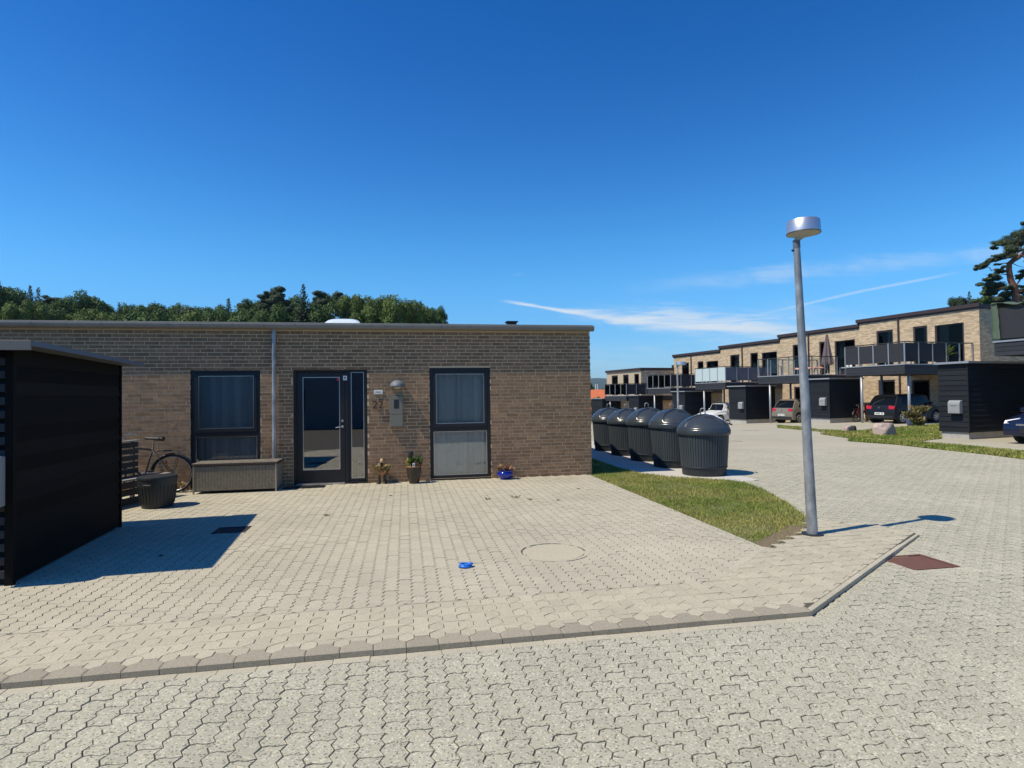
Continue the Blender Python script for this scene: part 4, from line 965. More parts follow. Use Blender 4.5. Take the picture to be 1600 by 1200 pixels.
# ================================================================== BICYCLES
def bicycle(root, wr=0.335, colr='black', detail=True):
    """x forward, rear axle at the origin, z up"""
    def circ(r_, cx, cz, n=36, y=0): return [(cx+r_*cos(2*pi*i/n), y, cz+r_*sin(2*pi*i/n)) for i in range(n+1)]
    WB = 1.06
    for cx in (0, WB):
        m_ = MB(); m_.tube(circ(wr-0.014, cx, wr), 0.017, 8, cap=False); wh = m_.build('wheel', Mt['rubber'], root, smooth=True)
        m_ = MB(); m_.tube(circ(wr-0.035, cx, wr), 0.009, 6, cap=False); m_.build('rim', Mt['rim'], wh, smooth=True)
        m_ = MB(); m_.tube([(cx, -0.045, wr), (cx, 0.045, wr)], 0.022, 10); m_.build('hub', Mt['rim'], wh)
        m_ = MB()
        for k in range(20 if detail else 0):
            an = 2*pi*k/20; m_.tube([(cx+0.02*cos(an+1), 0.02*(-1)**k, wr+0.02*sin(an+1)), (cx+(wr-0.038)*cos(an), 0, wr+(wr-0.038)*sin(an))], 0.0013, 3, cap=False)
        if detail: m_.build('spokes', Mt['rim'], wh)
        m_ = MB(); a0_, a1_ = (0.15, 2.9) if cx == 0 else (0.5, 3.0)
        rr_ = wr+0.015; pts = [(cx+rr_*cos(a0_+(a1_-a0_)*i/16), 0, wr+rr_*sin(a0_+(a1_-a0_)*i/16)) for i in range(17)]
        for y in (-0.022, 0, 0.022): m_.tube([(x, y, z) for x, _, z in pts], 0.0115, 5)
        m_.build('mudguard', Mt['black'], root)
    bb = (0.45, 0, 0.29); seat = (0.30, 0, 0.80); head1 = (0.86, 0, 0.84); head0 = (0.89, 0, 0.66)
    m_ = MB(); m_.tube([bb, seat], 0.015); m_.tube([(0.31, 0, 0.76), head1], 0.015); m_.tube([bb, head0], 0.017); m_.tube([head0, head1], 0.019)
    for y in (-0.05, 0.05): m_.tube([(0, y, wr), (0.44, y*0.5, 0.29)], 0.009); m_.tube([(0, y, wr), (0.31, y*0.3, 0.75)], 0.008); m_.tube([(WB, y, wr), (0.91, y, 0.60), (0.893, y*0.3, 0.66)], 0.011)
    m_.build('frame', Mt[colr], root, smooth=True)
    MB().tube([(0.30, 0, 0.80), (0.285, 0, 0.93)], 0.012).build('seat_post', Mt['chrome'], root)
    m_ = MB()
    prf_ = [(-0.15, 0.085, 0.955), (-0.12, 0.10, 0.965), (-0.05, 0.085, 0.962), (0.03, 0.035, 0.957), (0.12, 0.02, 0.957), (0.14, 0.01, 0.95)]
    for x, hw_, z in prf_:
        for k in range(10): an = 2*pi*k/10; m_.v.append((0.285+x, hw_*cos(an), z+0.028*sin(an)*(1 if sin(an) > 0 else 1.6*(hw_/0.1+0.2))))
    m_.f = [(i*10+k, i*10+(k+1) % 10, (i+1)*10+(k+1) % 10, (i+1)*10+k) for i in range(5) for k in range(10)]+[tuple(range(10)), tuple(range(50, 60))]; m_.m = [0]*len(m_.f)
    m_.build('saddle', Mt['black'], root, smooth=True)
    m_ = MB(); m_.tube([head1, (0.84, 0, 0.98)], 0.012); m_.tube([(0.64, -0.28, 1.00), (0.76, -0.24, 1.02), (0.86, -0.08, 1.0), (0.86, 0.08, 1.0), (0.76, 0.24, 1.02), (0.64, 0.28, 1.00)], 0.011); m_.build('handlebar', Mt['chrome'], root, smooth=True)
    m_ = MB()
    for y in (-0.055, 0, 0.055): m_.tube([(0.24, y, 0.735), (-0.20, y, 0.745)], 0.005, 6)
    for x in (-0.20, -0.05, 0.1, 0.22): m_.tube([(x, -0.06, 0.74), (x, 0.06, 0.74)], 0.005, 6)
    for y in (-0.06, 0.06): m_.tube([(-0.12, y, 0.74), (0.0, y, wr)], 0.005, 6)
    m_.build('luggage_rack', Mt['darkrail'], root)
    m_ = MB(); m_.tube(circ(0.085, 0.45, 0.29, 20, -0.05), 0.006, 6, cap=False); m_.tube([(0.45, -0.06, 0.29), (0.55, -0.07, 0.17)], 0.009); m_.tube([(0.45, 0.06, 0.29), (0.35, 0.07, 0.41)], 0.009); m_.build('crankset', Mt['chrome'], root)
    for xx, zz, s in ((0.57, 0.17, -1), (0.33, 0.41, 1)): MB().box(xx-0.05, xx+0.04, min(s*0.07, s*0.15), max(s*0.07, s*0.15), zz-0.012, zz+0.012).build('pedal', Mt['black'], root)
    MB().box(0.10, 0.125, -0.055, -0.02, 0.50, 0.56).build('reflector', Mt['orange'], root)
pb = W(271, 742, 11.17)
e = empty('bicycle', (pb.x, 11.17, 0.0), pi); tag(e, 'black city bicycle with luggage rack leaning by the brick wall', 'bicycle'); bicycle(e)
for ch in KIDS(e): pass
e.rotation_euler = (radians(-4), 0, pi+0.02)

# ================================================================== STREET LAMPS
def street_lamp(base, top, head_c, R_, lab, hh=0.145, pole_r=(0.058, 0.036)):
    e = empty('street_lamp', base); tag(e, lab, 'street lamp'); t = Vector(top)-Vector(base); h = Vector(head_c)-Vector(base)
    n = 14; m_ = MB(); m_.tube([t*(i/n) for i in range(n+1)], [pole_r[0]+(pole_r[1]-pole_r[0])*i/n for i in range(n+1)], 24); m_.build('pole', Mt['galv'], e, angle=50)
    MB().lathe([(0.0, 0.012), (pole_r[0]+0.055, 0.012), (pole_r[0]+0.055, 0.0)], 24).build('collar', Mt['grey_dark'], e)
    m_ = MB(); m_.X = Matrix.Translation(h)
    m_.lathe([(R_*0.985, 0.0), (R_, 0.002), (R_*0.94, hh), (R_*0.91, hh+0.008), (0, hh+0.012)], 48); m_.build('shade', Mt['alu'], e, angle=40)
    m_ = MB(); m_.X = Matrix.Translation(h); m_.lathe([(R_*0.985, -0.001), (R_*1.0, -0.006), (R_*0.95, -0.006)], 48); m_.build('shade_rim', Mt['black'], e)
    m_ = MB(); dx = t-h
    m_.X = Matrix.Translation(h)
    prf = [(R_*0.955, -0.004), (R_*0.8, -0.015), (R_*0.5, -0.033), (R_*0.25, -0.055), (pole_r[1]*1.15, -0.085)]
    for i, (r_, z) in enumerate(prf):
        f = i/(len(prf)-1); cx, cy = dx.x*f**2, dx.y*f**2
        for k in range(40): a_ = 2*pi*k/40; m_.v.append(tuple(m_.X @ Vector((cx+r_*cos(a_), cy+r_*sin(a_), z))))
    m_.f = [(i*40+k, i*40+(k+1) % 40, (i+1)*40+(k+1) % 40, (i+1)*40+k) for i in range(4) for k in range(40)]; m_.m = [0]*len(m_.f)
    m_.build('diffuser', Mt['diffuser'], e, smooth=True)
    MB().tube([t*0.985, t+Vector((0, 0, 0.03))], pole_r[1]*1.1, 20).build('neck', Mt['greypanel'], e)
    m_ = MB(); q = t*0.977; s = (-r0); m_.tube([q+s*pole_r[1]*0.8, q+s*(pole_r[1]+0.02)], 0.012, 8); m_.build('screw', Mt['black'], e)
    return e
bl = P(1269.5, 835, 0); dl_ = bl.dot(f0)
top = C(1244.5, 381, dl_); hc = C(1255.5, 364.5, dl_)
street_lamp(bl, top, hc, 0.182, 'galvanised steel street lamp leaning slightly at the corner of the lawn', 0.135)
b2 = P(1058, 655, -0.45); d2 = b2.dot(f0); lat2 = b2.dot(r0)
b2.z = g(b2.x, b2.y)
t2 = C(1058.3, 572, 34.0); b2 = Vector((t2.x, t2.y, g(t2.x, t2.y)))
street_lamp(b2, t2, C(1064, 570, 34.0), 0.30, 'slim far street lamp rising behind the grey waste bins', 0.16, (0.06, 0.05))

# ================================================================== WASTE BINS
def waste_bin(loc, H, lab, rz, big_label=False):
    e = empty('waste_container', loc, rz); tag(e, lab, 'waste container', 'round waste containers in a row on the concrete slab')
    k = H/1.22
    m_ = MB(); m_.lathe([(0.0, 0), (0.425, 0), (0.43, 0.02), (0.436, 0.15), (0.0, 0.15)], 56); m_.build('base', Mt['grey_dark'], e, angle=40)
    m_ = MB(); m_.lathe([(0.435, 0.15), (0.452, 0.155), (0.452, 0.185), (0.44, 0.19), (0.463, 0.55), (0.482, 0.85*k), (0.0, 0.85*k)], 56); m_.build('body', Mt['bin_body'], e, angle=40)
    nsl = 56; rr = random.Random(int(loc[1]*10))
    z0, z1 = 0.195, 0.835*k
    sl = MB(); ha = pi/nsl*0.86
    sl.add([(r_*cos(a_), r_*sin(a_), z) for r_, a_, z in ((0.4395, -ha, z0), (0.4395, ha, z0), (0.4805, -ha, z1), (0.4805, ha, z1), (0.4515, -ha*0.75, z0), (0.4515, ha*0.75, z0), (0.4925, -ha*0.75, z1), (0.4925, ha*0.75, z1))],
           [(4, 5, 7, 6), (0, 4, 6, 2), (5, 1, 3, 7), (0, 1, 5, 4), (2, 6, 7, 3)])
    me = sl.mesh('slat', Mt['bin_body'])
    for q in range(nsl): inst('slat', me, e, (0, 0, 0), (0, 0, 2*pi*q/nsl), (1+rr.gauss(0, 0.0015),)*2+(1,))
    # lid: dome with an arched shoulder on each long side
    RL = 0.528; zl = 0.85*k; top_ = H-zl; RD = RL-0.010
    prof_ = [(0.47, zl-0.015), (0.520, zl-0.030), (RL-0.004, zl-0.022), (RL, zl-0.005), (RL, zl+0.065), (RL-0.006, zl+0.074), (RL-0.010, zl+0.080)]
    def base_h(r_):
        r_ = min(1.0, r_/RD); return zl+0.080+(top_-0.080)*max(0.0, 1-r_**2.1)**0.70
    def arch_e(x, y):       # < 1 inside the arch of either side
        s_ = 1 if y > 0 else -1
        return sqrt((x/0.465)**2+((abs(y)-0.49)/0.34)**2)
    def dome(x, y, lift=0.0):
        r_ = sqrt(x*x+y*y); ee = arch_e(x, y); h_ = base_h(r_)
        ring_ = math.exp(-((ee-1.02)/0.030)**2)*0.016; rec = -0.022*(1-sstep(0.93, 0.99, ee))
        edge_ = 1-sstep(0.90, 1.0, r_/RD)
        return h_+(ring_+rec)*edge_+lift
    m_ = MB(); m_.lathe(prof_, 144)
    na, nr2 = 144, 56
    for i in range(nr2+1):
        r_ = RD*(1-(1-i/nr2)**1.35) if i < nr2 else RD
        for q in range(na): a_ = 2*pi*q/na; m_.v.append((r_*cos(a_), r_*sin(a_), dome(r_*cos(a_), r_*sin(a_))))
    b0 = len(m_.v)-(nr2+1)*na
    for i in range(nr2):
        for q in range(na): m_.f.append((b0+i*na+q, b0+(i+1)*na+q, b0+(i+1)*na+(q+1) % na, b0+i*na+(q+1) % na)); m_.m.append(0)
    lid = m_.build('lid', Mt['bin'], e, angle=55)
    for s in (-1, 1):
        m_ = MB(); pts = []
        for i in range(41):
            th = pi*i/40; x = 0.472*cos(th); y = s*(0.49-0.345*sin(th)); r_ = sqrt(x*x+y*y)
            if r_ < RD-0.03: pts.append((x, y, dome(x, y)))
        m_.tube(pts, 0.0085, 6); m_.build('ridge', Mt['bin'], lid, smooth=True)
    # hatch across the dome towards +x with handle
    m_ = MB(); n1_, n2_ = 14, 10; hv = []
    for i in range(n1_+1):
        for j in range(n2_+1):
            y = -0.20+0.40*j/n2_; xr = sqrt((RL-0.03)**2-y*y); x = 0.02+(xr-0.02)*i/n1_
            hv.append((x, y, dome(x, y, 0.022)))
    b0 = len(hv); hv2 = [(x, y, z-0.035) for x, y, z in hv]
    q_ = n2_+1; fs = [(i*q_+j, (i+1)*q_+j, (i+1)*q_+j+1, i*q_+j+1) for i in range(n1_) for j in range(n2_)]
    edge = [i*q_ for i in range(n1_+1)]+[n1_*q_+j for j in range(1, n2_+1)]+[i*q_+n2_ for i in range(n1_-1, -1, -1)]+[j for j in range(n2_-1, 0, -1)]
    fs += [(edge[i], edge[(i+1) % len(edge)], b0+edge[(i+1) % len(edge)], b0+edge[i]) for i in range(len(edge))]
    m_.add(hv+hv2, fs); hatch = m_.build('hatch', Mt['bin'], lid, angle=40)
    m_ = MB(); xh = RL-0.02; m_.tube([(xh-0.05, -0.10, zl+0.20), (xh+0.03, -0.09, zl+0.17), (xh+0.03, 0.09, zl+0.17), (xh-0.05, 0.10, zl+0.20)], 0.016, 8); m_.build('handle', Mt['bin'], lid, smooth=True)
    m_ = MB(); m_.tube([(-0.045, 0.03, H-0.03), (-0.045, 0.03, H+0.09), (-0.035, 0.03, H+0.115), (0, 0.03, H+0.13), (0.035, 0.03, H+0.115), (0.045, 0.03, H+0.09), (0.045, 0.03, H-0.03)], 0.011, 8); m_.build('lifting_loop', Mt['galv'], lid, smooth=True)
    if big_label:
        m_ = MB(); hv = []
        for i in range(9):
            for j in range(5):
                x = 0.10+0.26*i/8; y = -0.17+0.22*j/4; hv.append((x, y, dome(x, y, 0.026)))
        m_.add(hv, [(i*5+j, (i+1)*5+j, (i+1)*5+j+1, i*5+j+1) for i in range(8) for j in range(4)]); m_.build('paper_label', Mt['white'], lid)
    m_ = MB()
    for z in (0.17,): m_.lathe([(0.452, z-0.012), (0.458, z), (0.452, z+0.012)], 56)
    m_.build('band', Mt['grey_dark'], e, smooth=True)
    return e
BX = 5.98
labs = ['nearest of the round dark grey waste containers, white paper on its hatch', 'second round waste container from the lawn end, behind the nearest', 'middle round waste container of the row of five', 'fourth round waste container from the lawn end', 'farthest round waste container, half hidden by the bungalow corner']
for k, (dy, H) in enumerate(((0, 1.20), (1.40, 1.285), (2.80, 1.285), (4.20, 1.24), (5.60, 1.24))):
    waste_bin((BX, 11.1+dy, -0.035), H+0.005, labs[k], (-0.42, 0.03, -0.04, 0.06, -0.02)[k], k == 0)
# ================================================================== TERRACE
TANG = atan2(-RV.y, -RV.x)                  # local x: to the right along the facade, local y: into the building
def TM(org): 
    return Matrix.Translation(org) @ Matrix.Rotation(TANG, 4, 'Z')
O1 = cam2w(21.5, 36.4)                      # left front corner of the first terraced house
UW = 6.4
names = ['first', 'second', 'third', 'fourth']
Mt['boards'] = mat('navy_black_boards', (0.014, 0.017, 0.021), 0.7, spec=0.25, var=0.3, scale=4, island=0.18, stretch=(1, 1, 6))
Mt['fasciabd'] = mat('slab_fascia_boards', (0.030, 0.032, 0.038), 0.6, var=0.2, scale=4, island=0.15)
Mt['winframe'] = mat('brown_window_frame', (0.05, 0.035, 0.03), 0.5, var=0.1)
def far_window(root, x0, x1, z0, z1, y=0.0, mull=None, curtain=None, name='window'):
    fr = MB(); t = 0.09
    for a in ((x0, x0+t, z0, z1), (x1-t, x1, z0, z1), (x0+t, x1-t, z0, z0+t), (x0+t, x1-t, z1-t, z1)): fr.box(a[0], a[1], y+0.03, y+0.10, a[2], a[3])
    if mull: fr.box(mull-0.05, mull+0.05, y+0.03, y+0.10, z0+t, z1-t)
    w_ = fr.build(name, Mt['winframe'], root)
    MB().box(x0+t, x1-t, y+0.065, y+0.075, z0+t, z1-t).build('pane', Mt['farglass'], w_)
    if curtain:
        a, b = curtain; n = max(2, int((b-a)/0.12))
        m_ = MB()
        for k in range(n):
            xa = a+(b-a)*k/n; xb = a+(b-a)*(k+1)/n
            m_.quad((xa, y+0.2, z0), ((xa+xb)/2, y+0.16, z0), ((xa+xb)/2, y+0.16, z1), (xa, y+0.2, z1)); m_.quad(((xa+xb)/2, y+0.16, z0), (xb, y+0.2, z0), (xb, y+0.2, z1), ((xa+xb)/2, y+0.16, z1))
        m_.build('curtain', Mt['curtain'], w_)
    return w_
def terraced(org, width, dz, lab, x_off=0.0, right_gable=False, curt=True, seed=1, left_gable=False):
    e = empty('terraced_house', (org.x, org.y, org.z+dz), TANG); tag(e, lab, 'house', 'yellow brick terraced houses stepping down the slope')
    zb = -1.0; zt = 6.0; dep = 9.0
    ops = [(1.2, 2.25, 2.95, 5.2), (3.45, 4.25, 2.95, 5.2), (4.65, 6.15, 2.95, 5.17), (1.25, 2.3, 0.0, 2.25), (3.3, 4.3, 0.0, 2.2)]
    m_ = MB(); wall_open(m_, 0, width, zb, zt-0.25, 0, 0.3, ops)
    m_.box(0.002, 0.3, 0.301, dep, zb, zt-0.25); m_.box(width-0.3, width-0.002, 0.301, dep, zb, zt-0.25); m_.box(0.301, width-0.301, dep-0.3, dep-0.001, zb, zt-0.25)
    wl_ = m_.build('wall', Mt['yellow_mortar'], e)
    # brick courses as one part
    r_ = random.Random(seed); b_ = MB(); CH = 0.0667
    z = zb+1.0; row = 0
    while z < zt-0.28:
        x = -(0.12*(row % 2)+0.06*((row//2) % 2))
        while x < width:
            a, b = max(0.0, x), min(width, x+0.230); segs = [(a, b)]
            for o in ops:
                if o[2]-0.02 < z+0.06 < o[3]+0.02:
                    ns = []
                    for s0, s1 in segs:
                        if s1 <= o[0] or s0 >= o[1]: ns.append((s0, s1))
                        else:
                            if s0 < o[0]: ns.append((s0, o[0]))
                            if s1 > o[1]: ns.append((o[1], s1))
                    segs = ns
            for s0, s1 in segs:
                if s1-s0 > 0.03: y = -0.008+r_.gauss(0, 0.002); b_.quad((s0, y, z), (s1, y, z), (s1, y, z+CH-0.011), (s0, y, z+CH-0.011))
            x += 0.24
        if right_gable:
            y = -0.12*(row % 2)
            while y < dep: b_.quad((width+0.006, max(0, y), z), (width+0.006, min(dep, y+0.23), z), (width+0.006, min(dep, y+0.23), z+CH-0.011), (width+0.006, max(0, y), z+CH-0.011)); y += 0.24
        z += CH; row += 1
    q = b_.build('brickwork', Mt['yellow_brick'], wl_); q['kind'] = 'stuff'
    MB().box(-0.05, width+0.05, -0.06, dep+0.05, zt-0.249, zt-0.03).build('roof', Mt['brownmetal'], e)
    MB().box(-0.08, width+0.08, -0.13, 0.06, zt-0.16, zt+0.03).build('roof_edge', Mt['brownmetal'], e)
    MB().tube([(2.62, -0.07, zt-0.16), (2.62, -0.07, 0.0)], 0.045, 8).build('downpipe', Mt['winframe'], e)
    far_window(e, 1.2, 2.25, 2.95, 5.2, curtain=(1.75, 2.2) if curt and seed % 2 else None)
    far_window(e, 3.45, 4.25, 2.95, 5.2, name='balcony_door', curtain=(3.9, 4.1) if curt else None)
    far_window(e, 4.65, 6.15, 2.95, 5.17, curtain=(4.75, 5.25) if curt else None, mull=None)
    far_window(e, 1.25, 2.3, 0.0, 2.25); far_window(e, 3.3, 4.3, 0.0, 2.2, name='front_door')
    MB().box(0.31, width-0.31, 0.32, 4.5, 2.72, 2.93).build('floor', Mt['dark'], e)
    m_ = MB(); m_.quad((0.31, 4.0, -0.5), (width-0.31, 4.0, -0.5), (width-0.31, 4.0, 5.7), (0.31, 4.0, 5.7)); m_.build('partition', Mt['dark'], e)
    return e
def balcony(org, dz, infill, lab, x0=3.3, x1=6.6, y0=-5.0, rails=True):
    e = empty('balcony', (org.x, org.y, org.z+dz), TANG); tag(e, lab, 'balcony', 'balconies over the carports')
    zs = 2.45; zf = 2.92
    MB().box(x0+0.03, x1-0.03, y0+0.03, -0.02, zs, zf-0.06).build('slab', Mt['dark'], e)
    nb_ = 3; hb2 = (zf-0.06-zs+0.02)/nb_
    for k in range(nb_):
        z = zs-0.02+k*hb2
        MB().box(x0, x1, y0, y0+0.025, z, z+hb2-0.012).build('fascia_board', Mt['fasciabd'], e)
        MB().box(x1-0.025, x1, y0+0.027, -0.02, z, z+hb2-0.012).build('fascia_board', Mt['fasciabd'], e)
        MB().box(x0, x0+0.025, y0+0.027, -0.02, z, z+hb2-0.012).build('fascia_board', Mt['fasciabd'], e)
    MB().box(x0-0.03, x1+0.03, y0-0.03, -0.02, zf-0.055, zf).build('deck', Mt['railpost'], e)
    for x, y in ((x0+0.85, y0+0.12), (x1-0.15, y0+0.45), (x0+0.12, -2.5)):
        MB().tube([(x, y, -0.35), (x, y, zs)], 0.065, 12).build('post', Mt['railpost'], e, smooth=True)
    if not rails: return e
    zr = zf+1.05; nf = 4; ns = 5
    pf = [(x0+(x1-x0)*k/nf, y0+0.02) for k in range(nf+1)]; ps = [(x1-0.02, y0+0.02+(-0.1-y0)*k/ns) for k in range(1, ns+1)]
    for x, y in pf+ps: MB().box(x-0.025, x+0.025, y-0.025, y+0.025, zf, zr).build('rail_post', Mt['railpost'], e)
    pl2 = [(x0+0.02, y0+0.02+(-0.1-y0)*k/ns) for k in range(1, ns+1)]
    for x, y in pl2: MB().box(x-0.025, x+0.025, y-0.025, y+0.025, zf, zr).build('rail_post', Mt['railpost'], e)
    MB().box(x0-0.01, x1+0.01, y0, y0+0.045, zr, zr+0.045).build('handrail', Mt['darkrail'], e)
    MB().box(x1-0.04, x1+0.005, y0+0.046, -0.05, zr, zr+0.045).build('handrail', Mt['darkrail'], e)
    MB().box(x0, x0+0.045, y0+0.046, -0.05, zr, zr+0.045).build('handrail', Mt['darkrail'], e)
    mf, ms = infill
    for k in range(nf):
        if mf: MB().box(pf[k][0]+0.03, pf[k+1][0]-0.03, y0+0.012, y0+0.022, zf+0.10, zr-0.03).build('panel', Mt[mf], e)
    for k in range(ns-2 if ms == 'blackcloth' and mf == ms else ns-1):
        y = y0+0.02+(-0.1-y0)*k/ns; y2 = y0+0.02+(-0.1-y0)*(k+1)/ns
        if ms: MB().box(x1-0.025, x1-0.015, y+0.03, y2-0.03, zf+0.10, zr-0.03).build('panel', Mt[ms], e)
    return e
def shed(org, dz, lab, x0=1.1, x1=2.7, y0=-5.5, y1=-3.1, ht=2.36, zb=-0.12, lights=False):
    e = empty('black_shed', (org.x, org.y, org.z+dz), TANG); tag(e, lab, 'shed', 'black sheds in front of the terrace')
    MB().box(x0+0.05, x1-0.05, y0+0.05, y1, zb-0.5, zb+0.30).build('plinth', Mt['concrete'], e)
    MB().box(x0+0.03, x1-0.03, y0+0.03, y1-0.03, zb+0.30, ht-0.06).build('core', Mt['dark'], e)
    n = 13; h = (ht-0.10-(zb+0.27))/n
    for k in range(n):
        z = zb+0.27+k*h
        for s in (0, 1, 2):
            m_ = MB(); d_ = 0.022
            if s == 0: vs = [(x0, y0, z), (x1, y0, z), (x1, y0+d_*0.7, z+h-0.006), (x0, y0+d_*0.7, z+h-0.006), (x0, y0+0.03, z), (x1, y0+0.03, z), (x1, y0+0.03, z+h-0.006), (x0, y0+0.03, z+h-0.006)]
            elif s == 1: vs = [(x1, y0+0.03, z), (x1, y1, z), (x1-d_*0.7, y1, z+h-0.006), (x1-d_*0.7, y0+0.03, z+h-0.006), (x1-0.03, y0+0.03, z), (x1-0.03, y1, z), (x1-0.03, y1, z+h-0.006), (x1-0.03, y0+0.03, z+h-0.006)]
            else: vs = [(x0, y1, z), (x0, y0+0.03, z), (x0+d_*0.7, y0+0.03, z+h-0.006), (x0+d_*0.7, y1, z+h-0.006), (x0+0.03, y1, z), (x0+0.03, y0+0.03, z), (x0+0.03, y0+0.03, z+h-0.006), (x0+0.03, y1, z+h-0.006)]
            m_.add(vs, [(0, 1, 2, 3), (5, 4, 7, 6), (1, 0, 4, 5), (3, 2, 6, 7), (0, 3, 7, 4), (2, 1, 5, 6)]); m_.build('board', Mt['boards'], e)
    MB().box(x1-0.03, x1+0.012, y0-0.012, y0+0.03, zb+0.26, ht-0.08).build('corner_post', Mt['boards'], e)
    MB().box(x0-0.06, x1+0.10, y0-0.10, y1+0.05, ht-0.07, ht).build('roof', Mt['railpost'], e)
    return e
def terr_pt(org, x, y, z=0.0): return TM(org) @ Vector((x, y, z))
infs = [('blackcloth', 'blackcloth'), ('railglass', 'railglass'), ('frosted', 'greypanel'), ('railglass', 'blackcloth')]
ilab = ['balcony screened with black cloth between grey posts', 'balcony with clear glass railing, closed parasol and pink cloth', 'balcony with frosted pale panels, grey on its side', 'small balcony with dark glazed railing next to the forward block']
hlab = ['largest and nearest of the yellow brick terraced houses, with the shaded gable', 'second terraced house, behind the clear glass balcony', 'third terraced house, behind the frosted balcony panels', 'fourth and lowest terraced house in line, next to the forward block']
slab_ = ['black boarded shed right behind the tall street lamp', 'black boarded shed beside the white car', 'black boarded shed behind the slim far lamp', 'farthest black boarded shed, left of the yellow terrace']
for k in range(4):
    org = O1 + RV*UW*k; dz = -0.27*k
    terraced(org, UW+(0.5 if k == 0 else 0), dz, hlab[k], right_gable=(k == 0), seed=k+1)
    balcony(org, dz, infs[k], ilab[k])
    shed(org, dz, slab_[k])
    mp = terr_pt(org, 2.35, -5.505, dz+0.85)
    mailbox(mp, TANG, ['pale mailbox on the shed behind the tall lamp post', 'pale mailbox on the shed beside the white car', 'pale mailbox on the shed behind the slim far lamp', 'pale mailbox on the farthest black shed'][k], 1.0, 'mailboxes on the sheds')
# forward block E
org = O1+RV*UW*4-RN*3.5
oE = terr_pt(org, 0, 0); 
e = empty('terraced_house', (org.x, org.y, -1.4), TANG); tag(e, 'brown brick end house standing forward with a blank gable, small flues on its roof', 'house')
m_ = MB(); wall_open(m_, 0, 6.35, -2, 5.2, 0, 0.3, [(1.0, 2.2, 2.95, 4.9), (3.2, 4.2, 2.95, 4.9), (5.2, 6.0, 2.95, 4.9), (1.0, 2.2, 0.2, 2.2)]); m_.box(6.05, 6.349, 0.301, 9, -2, 5.2); m_.box(0, 0.3, 0.301, 9, -2, 5.2); m_.box(0.301, 6.04, 8.7, 9, -2, 5.2)
m_.build('wall', Mt['yellow_mortar'], e)
b_ = MB(); row = 0; z = -1.0; r_ = random.Random(77)
while z < 5.1:
    y = -0.24*(row % 2)
    while y < 9: b_.quad((6.358, max(0, y), z), (6.358, min(9, y+0.455), z), (6.358, min(9, y+0.455), z+0.113), (6.358, max(0, y), z+0.113)); y += 0.48
    z += 0.1334; row += 1
q = b_.build('brickwork', Mt['yellow_brick'], e); q['kind'] = 'stuff'
for a in ((1.0, 2.2, 2.95, 4.9), (3.2, 4.2, 2.95, 4.9), (5.2, 6.0, 2.95, 4.9), (1.0, 2.2, 0.2, 2.2)): far_window(e, *a)
MB().box(-0.1, 6.45, -0.12, 9.1, 5.2, 5.42).build('roof', Mt['brownmetal'], e)
MB().box(0.31, 6.04, 2.5, 2.6, -0.5, 5.1).build('partition', Mt['dark'], e)
for x, y, h in ((5.9, 3.8, 0.28), (5.9, 5.2, 0.55)): MB().tube([(x, y, 5.41), (x, y, 5.42+h)], 0.17, 10).build('flue', Mt['black'], e)
balcony(org+RN*3.5, -1.4, ('railglass', 'blackcloth'), 'farthest balcony with dark furniture behind its glass, left of the brown gable', x0=2.6, x1=6.6, y0=-5.2)
shed(org+RN*3.5, -1.08, 'low black shed next to the orange roofs', x0=0.4, x1=2.7, ht=2.36)
# block 0: balcony under the green tarp, shed and carport at the right edge
shc = cam2w(15.1, 19.5)
O0 = shc - (TM(Vector()) @ Vector((2.7, -5.5, 0)))
eb = balcony(O0, 0.26, (None, None), 'near balcony enclosed in green tarp at the right edge', x0=3.25, x1=7.5, y0=-5.05, rails=False)
m_ = MB(); zz = 2.92
for x in (3.30, 4.25, 5.3, 6.4, 7.45): MB().box(x-0.03, x+0.03, -5.03, -4.97, zz, zz+1.15).build('rail_post', Mt['railpost'], eb)
for x0_, x1_ in ((3.33, 4.22), (4.28, 5.27), (5.33, 6.37), (6.43, 7.42)): MB().box(x0_, x1_, -5.0, -4.985, zz+0.06, zz+1.05).build('panel', Mt['blackcloth'], eb)
def sheet(name, f, nu, nv, m, par, th=0.01):
    s = MB(); s.v = [tuple(f(i/nu, j/nv)) for j in range(nv+1) for i in range(nu+1)]
    s.f = [(j*(nu+1)+i, j*(nu+1)+i+1, (j+1)*(nu+1)+i+1, (j+1)*(nu+1)+i) for j in range(nv) for i in range(nu)]; s.m = [0]*len(s.f)
    o = s.build(name, m, par, smooth=True); md = o.modifiers.new('s', 'SOLIDIFY'); md.thickness = th; return o
def nn(a, b, c=0): return noise.noise(Vector((a, b, c)))
sheet('tarp_top', lambda u, v: (3.2+4.4*u, -5.10+1.5*v, zz+1.20+0.10*nn(u*9, v*3)+0.12*v-0.05*abs(sin(u*9))+0.03*u), 40, 10, Mt['tarp'], eb)
sheet('tarp_side', lambda u, v: (3.22+0.22*u*(1-0.3*v)+0.03*nn(u*3, v*5), -5.06-0.02*nn(v*4, u*4, 3), zz+0.02+1.22*v), 6, 20, Mt['tarp'], eb)
sheet('tarp_side', lambda u, v: (3.21+0.03*nn(u*6, v*5), -5.06+3.5*u, zz+0.02+1.22*v), 20, 12, Mt['tarp'], eb)
shed(O0, 0.14, 'nearest black boarded shed with pale plinth at the right edge', x0=1.72, y1=-2.2, ht=2.42, zb=-0.22)
mp = terr_pt(O0, 2.33, -5.505, 0.82); mailbox(mp, TANG, 'pale grey mailbox on the nearest black shed at the right', 1.0, 'mailboxes on the sheds')
terraced(O0 + (TM(Vector()) @ Vector((4.2, 0.0, 0))), 6.9, 0.26, 'terraced house beyond the right edge behind the tarp balcony', seed=9)

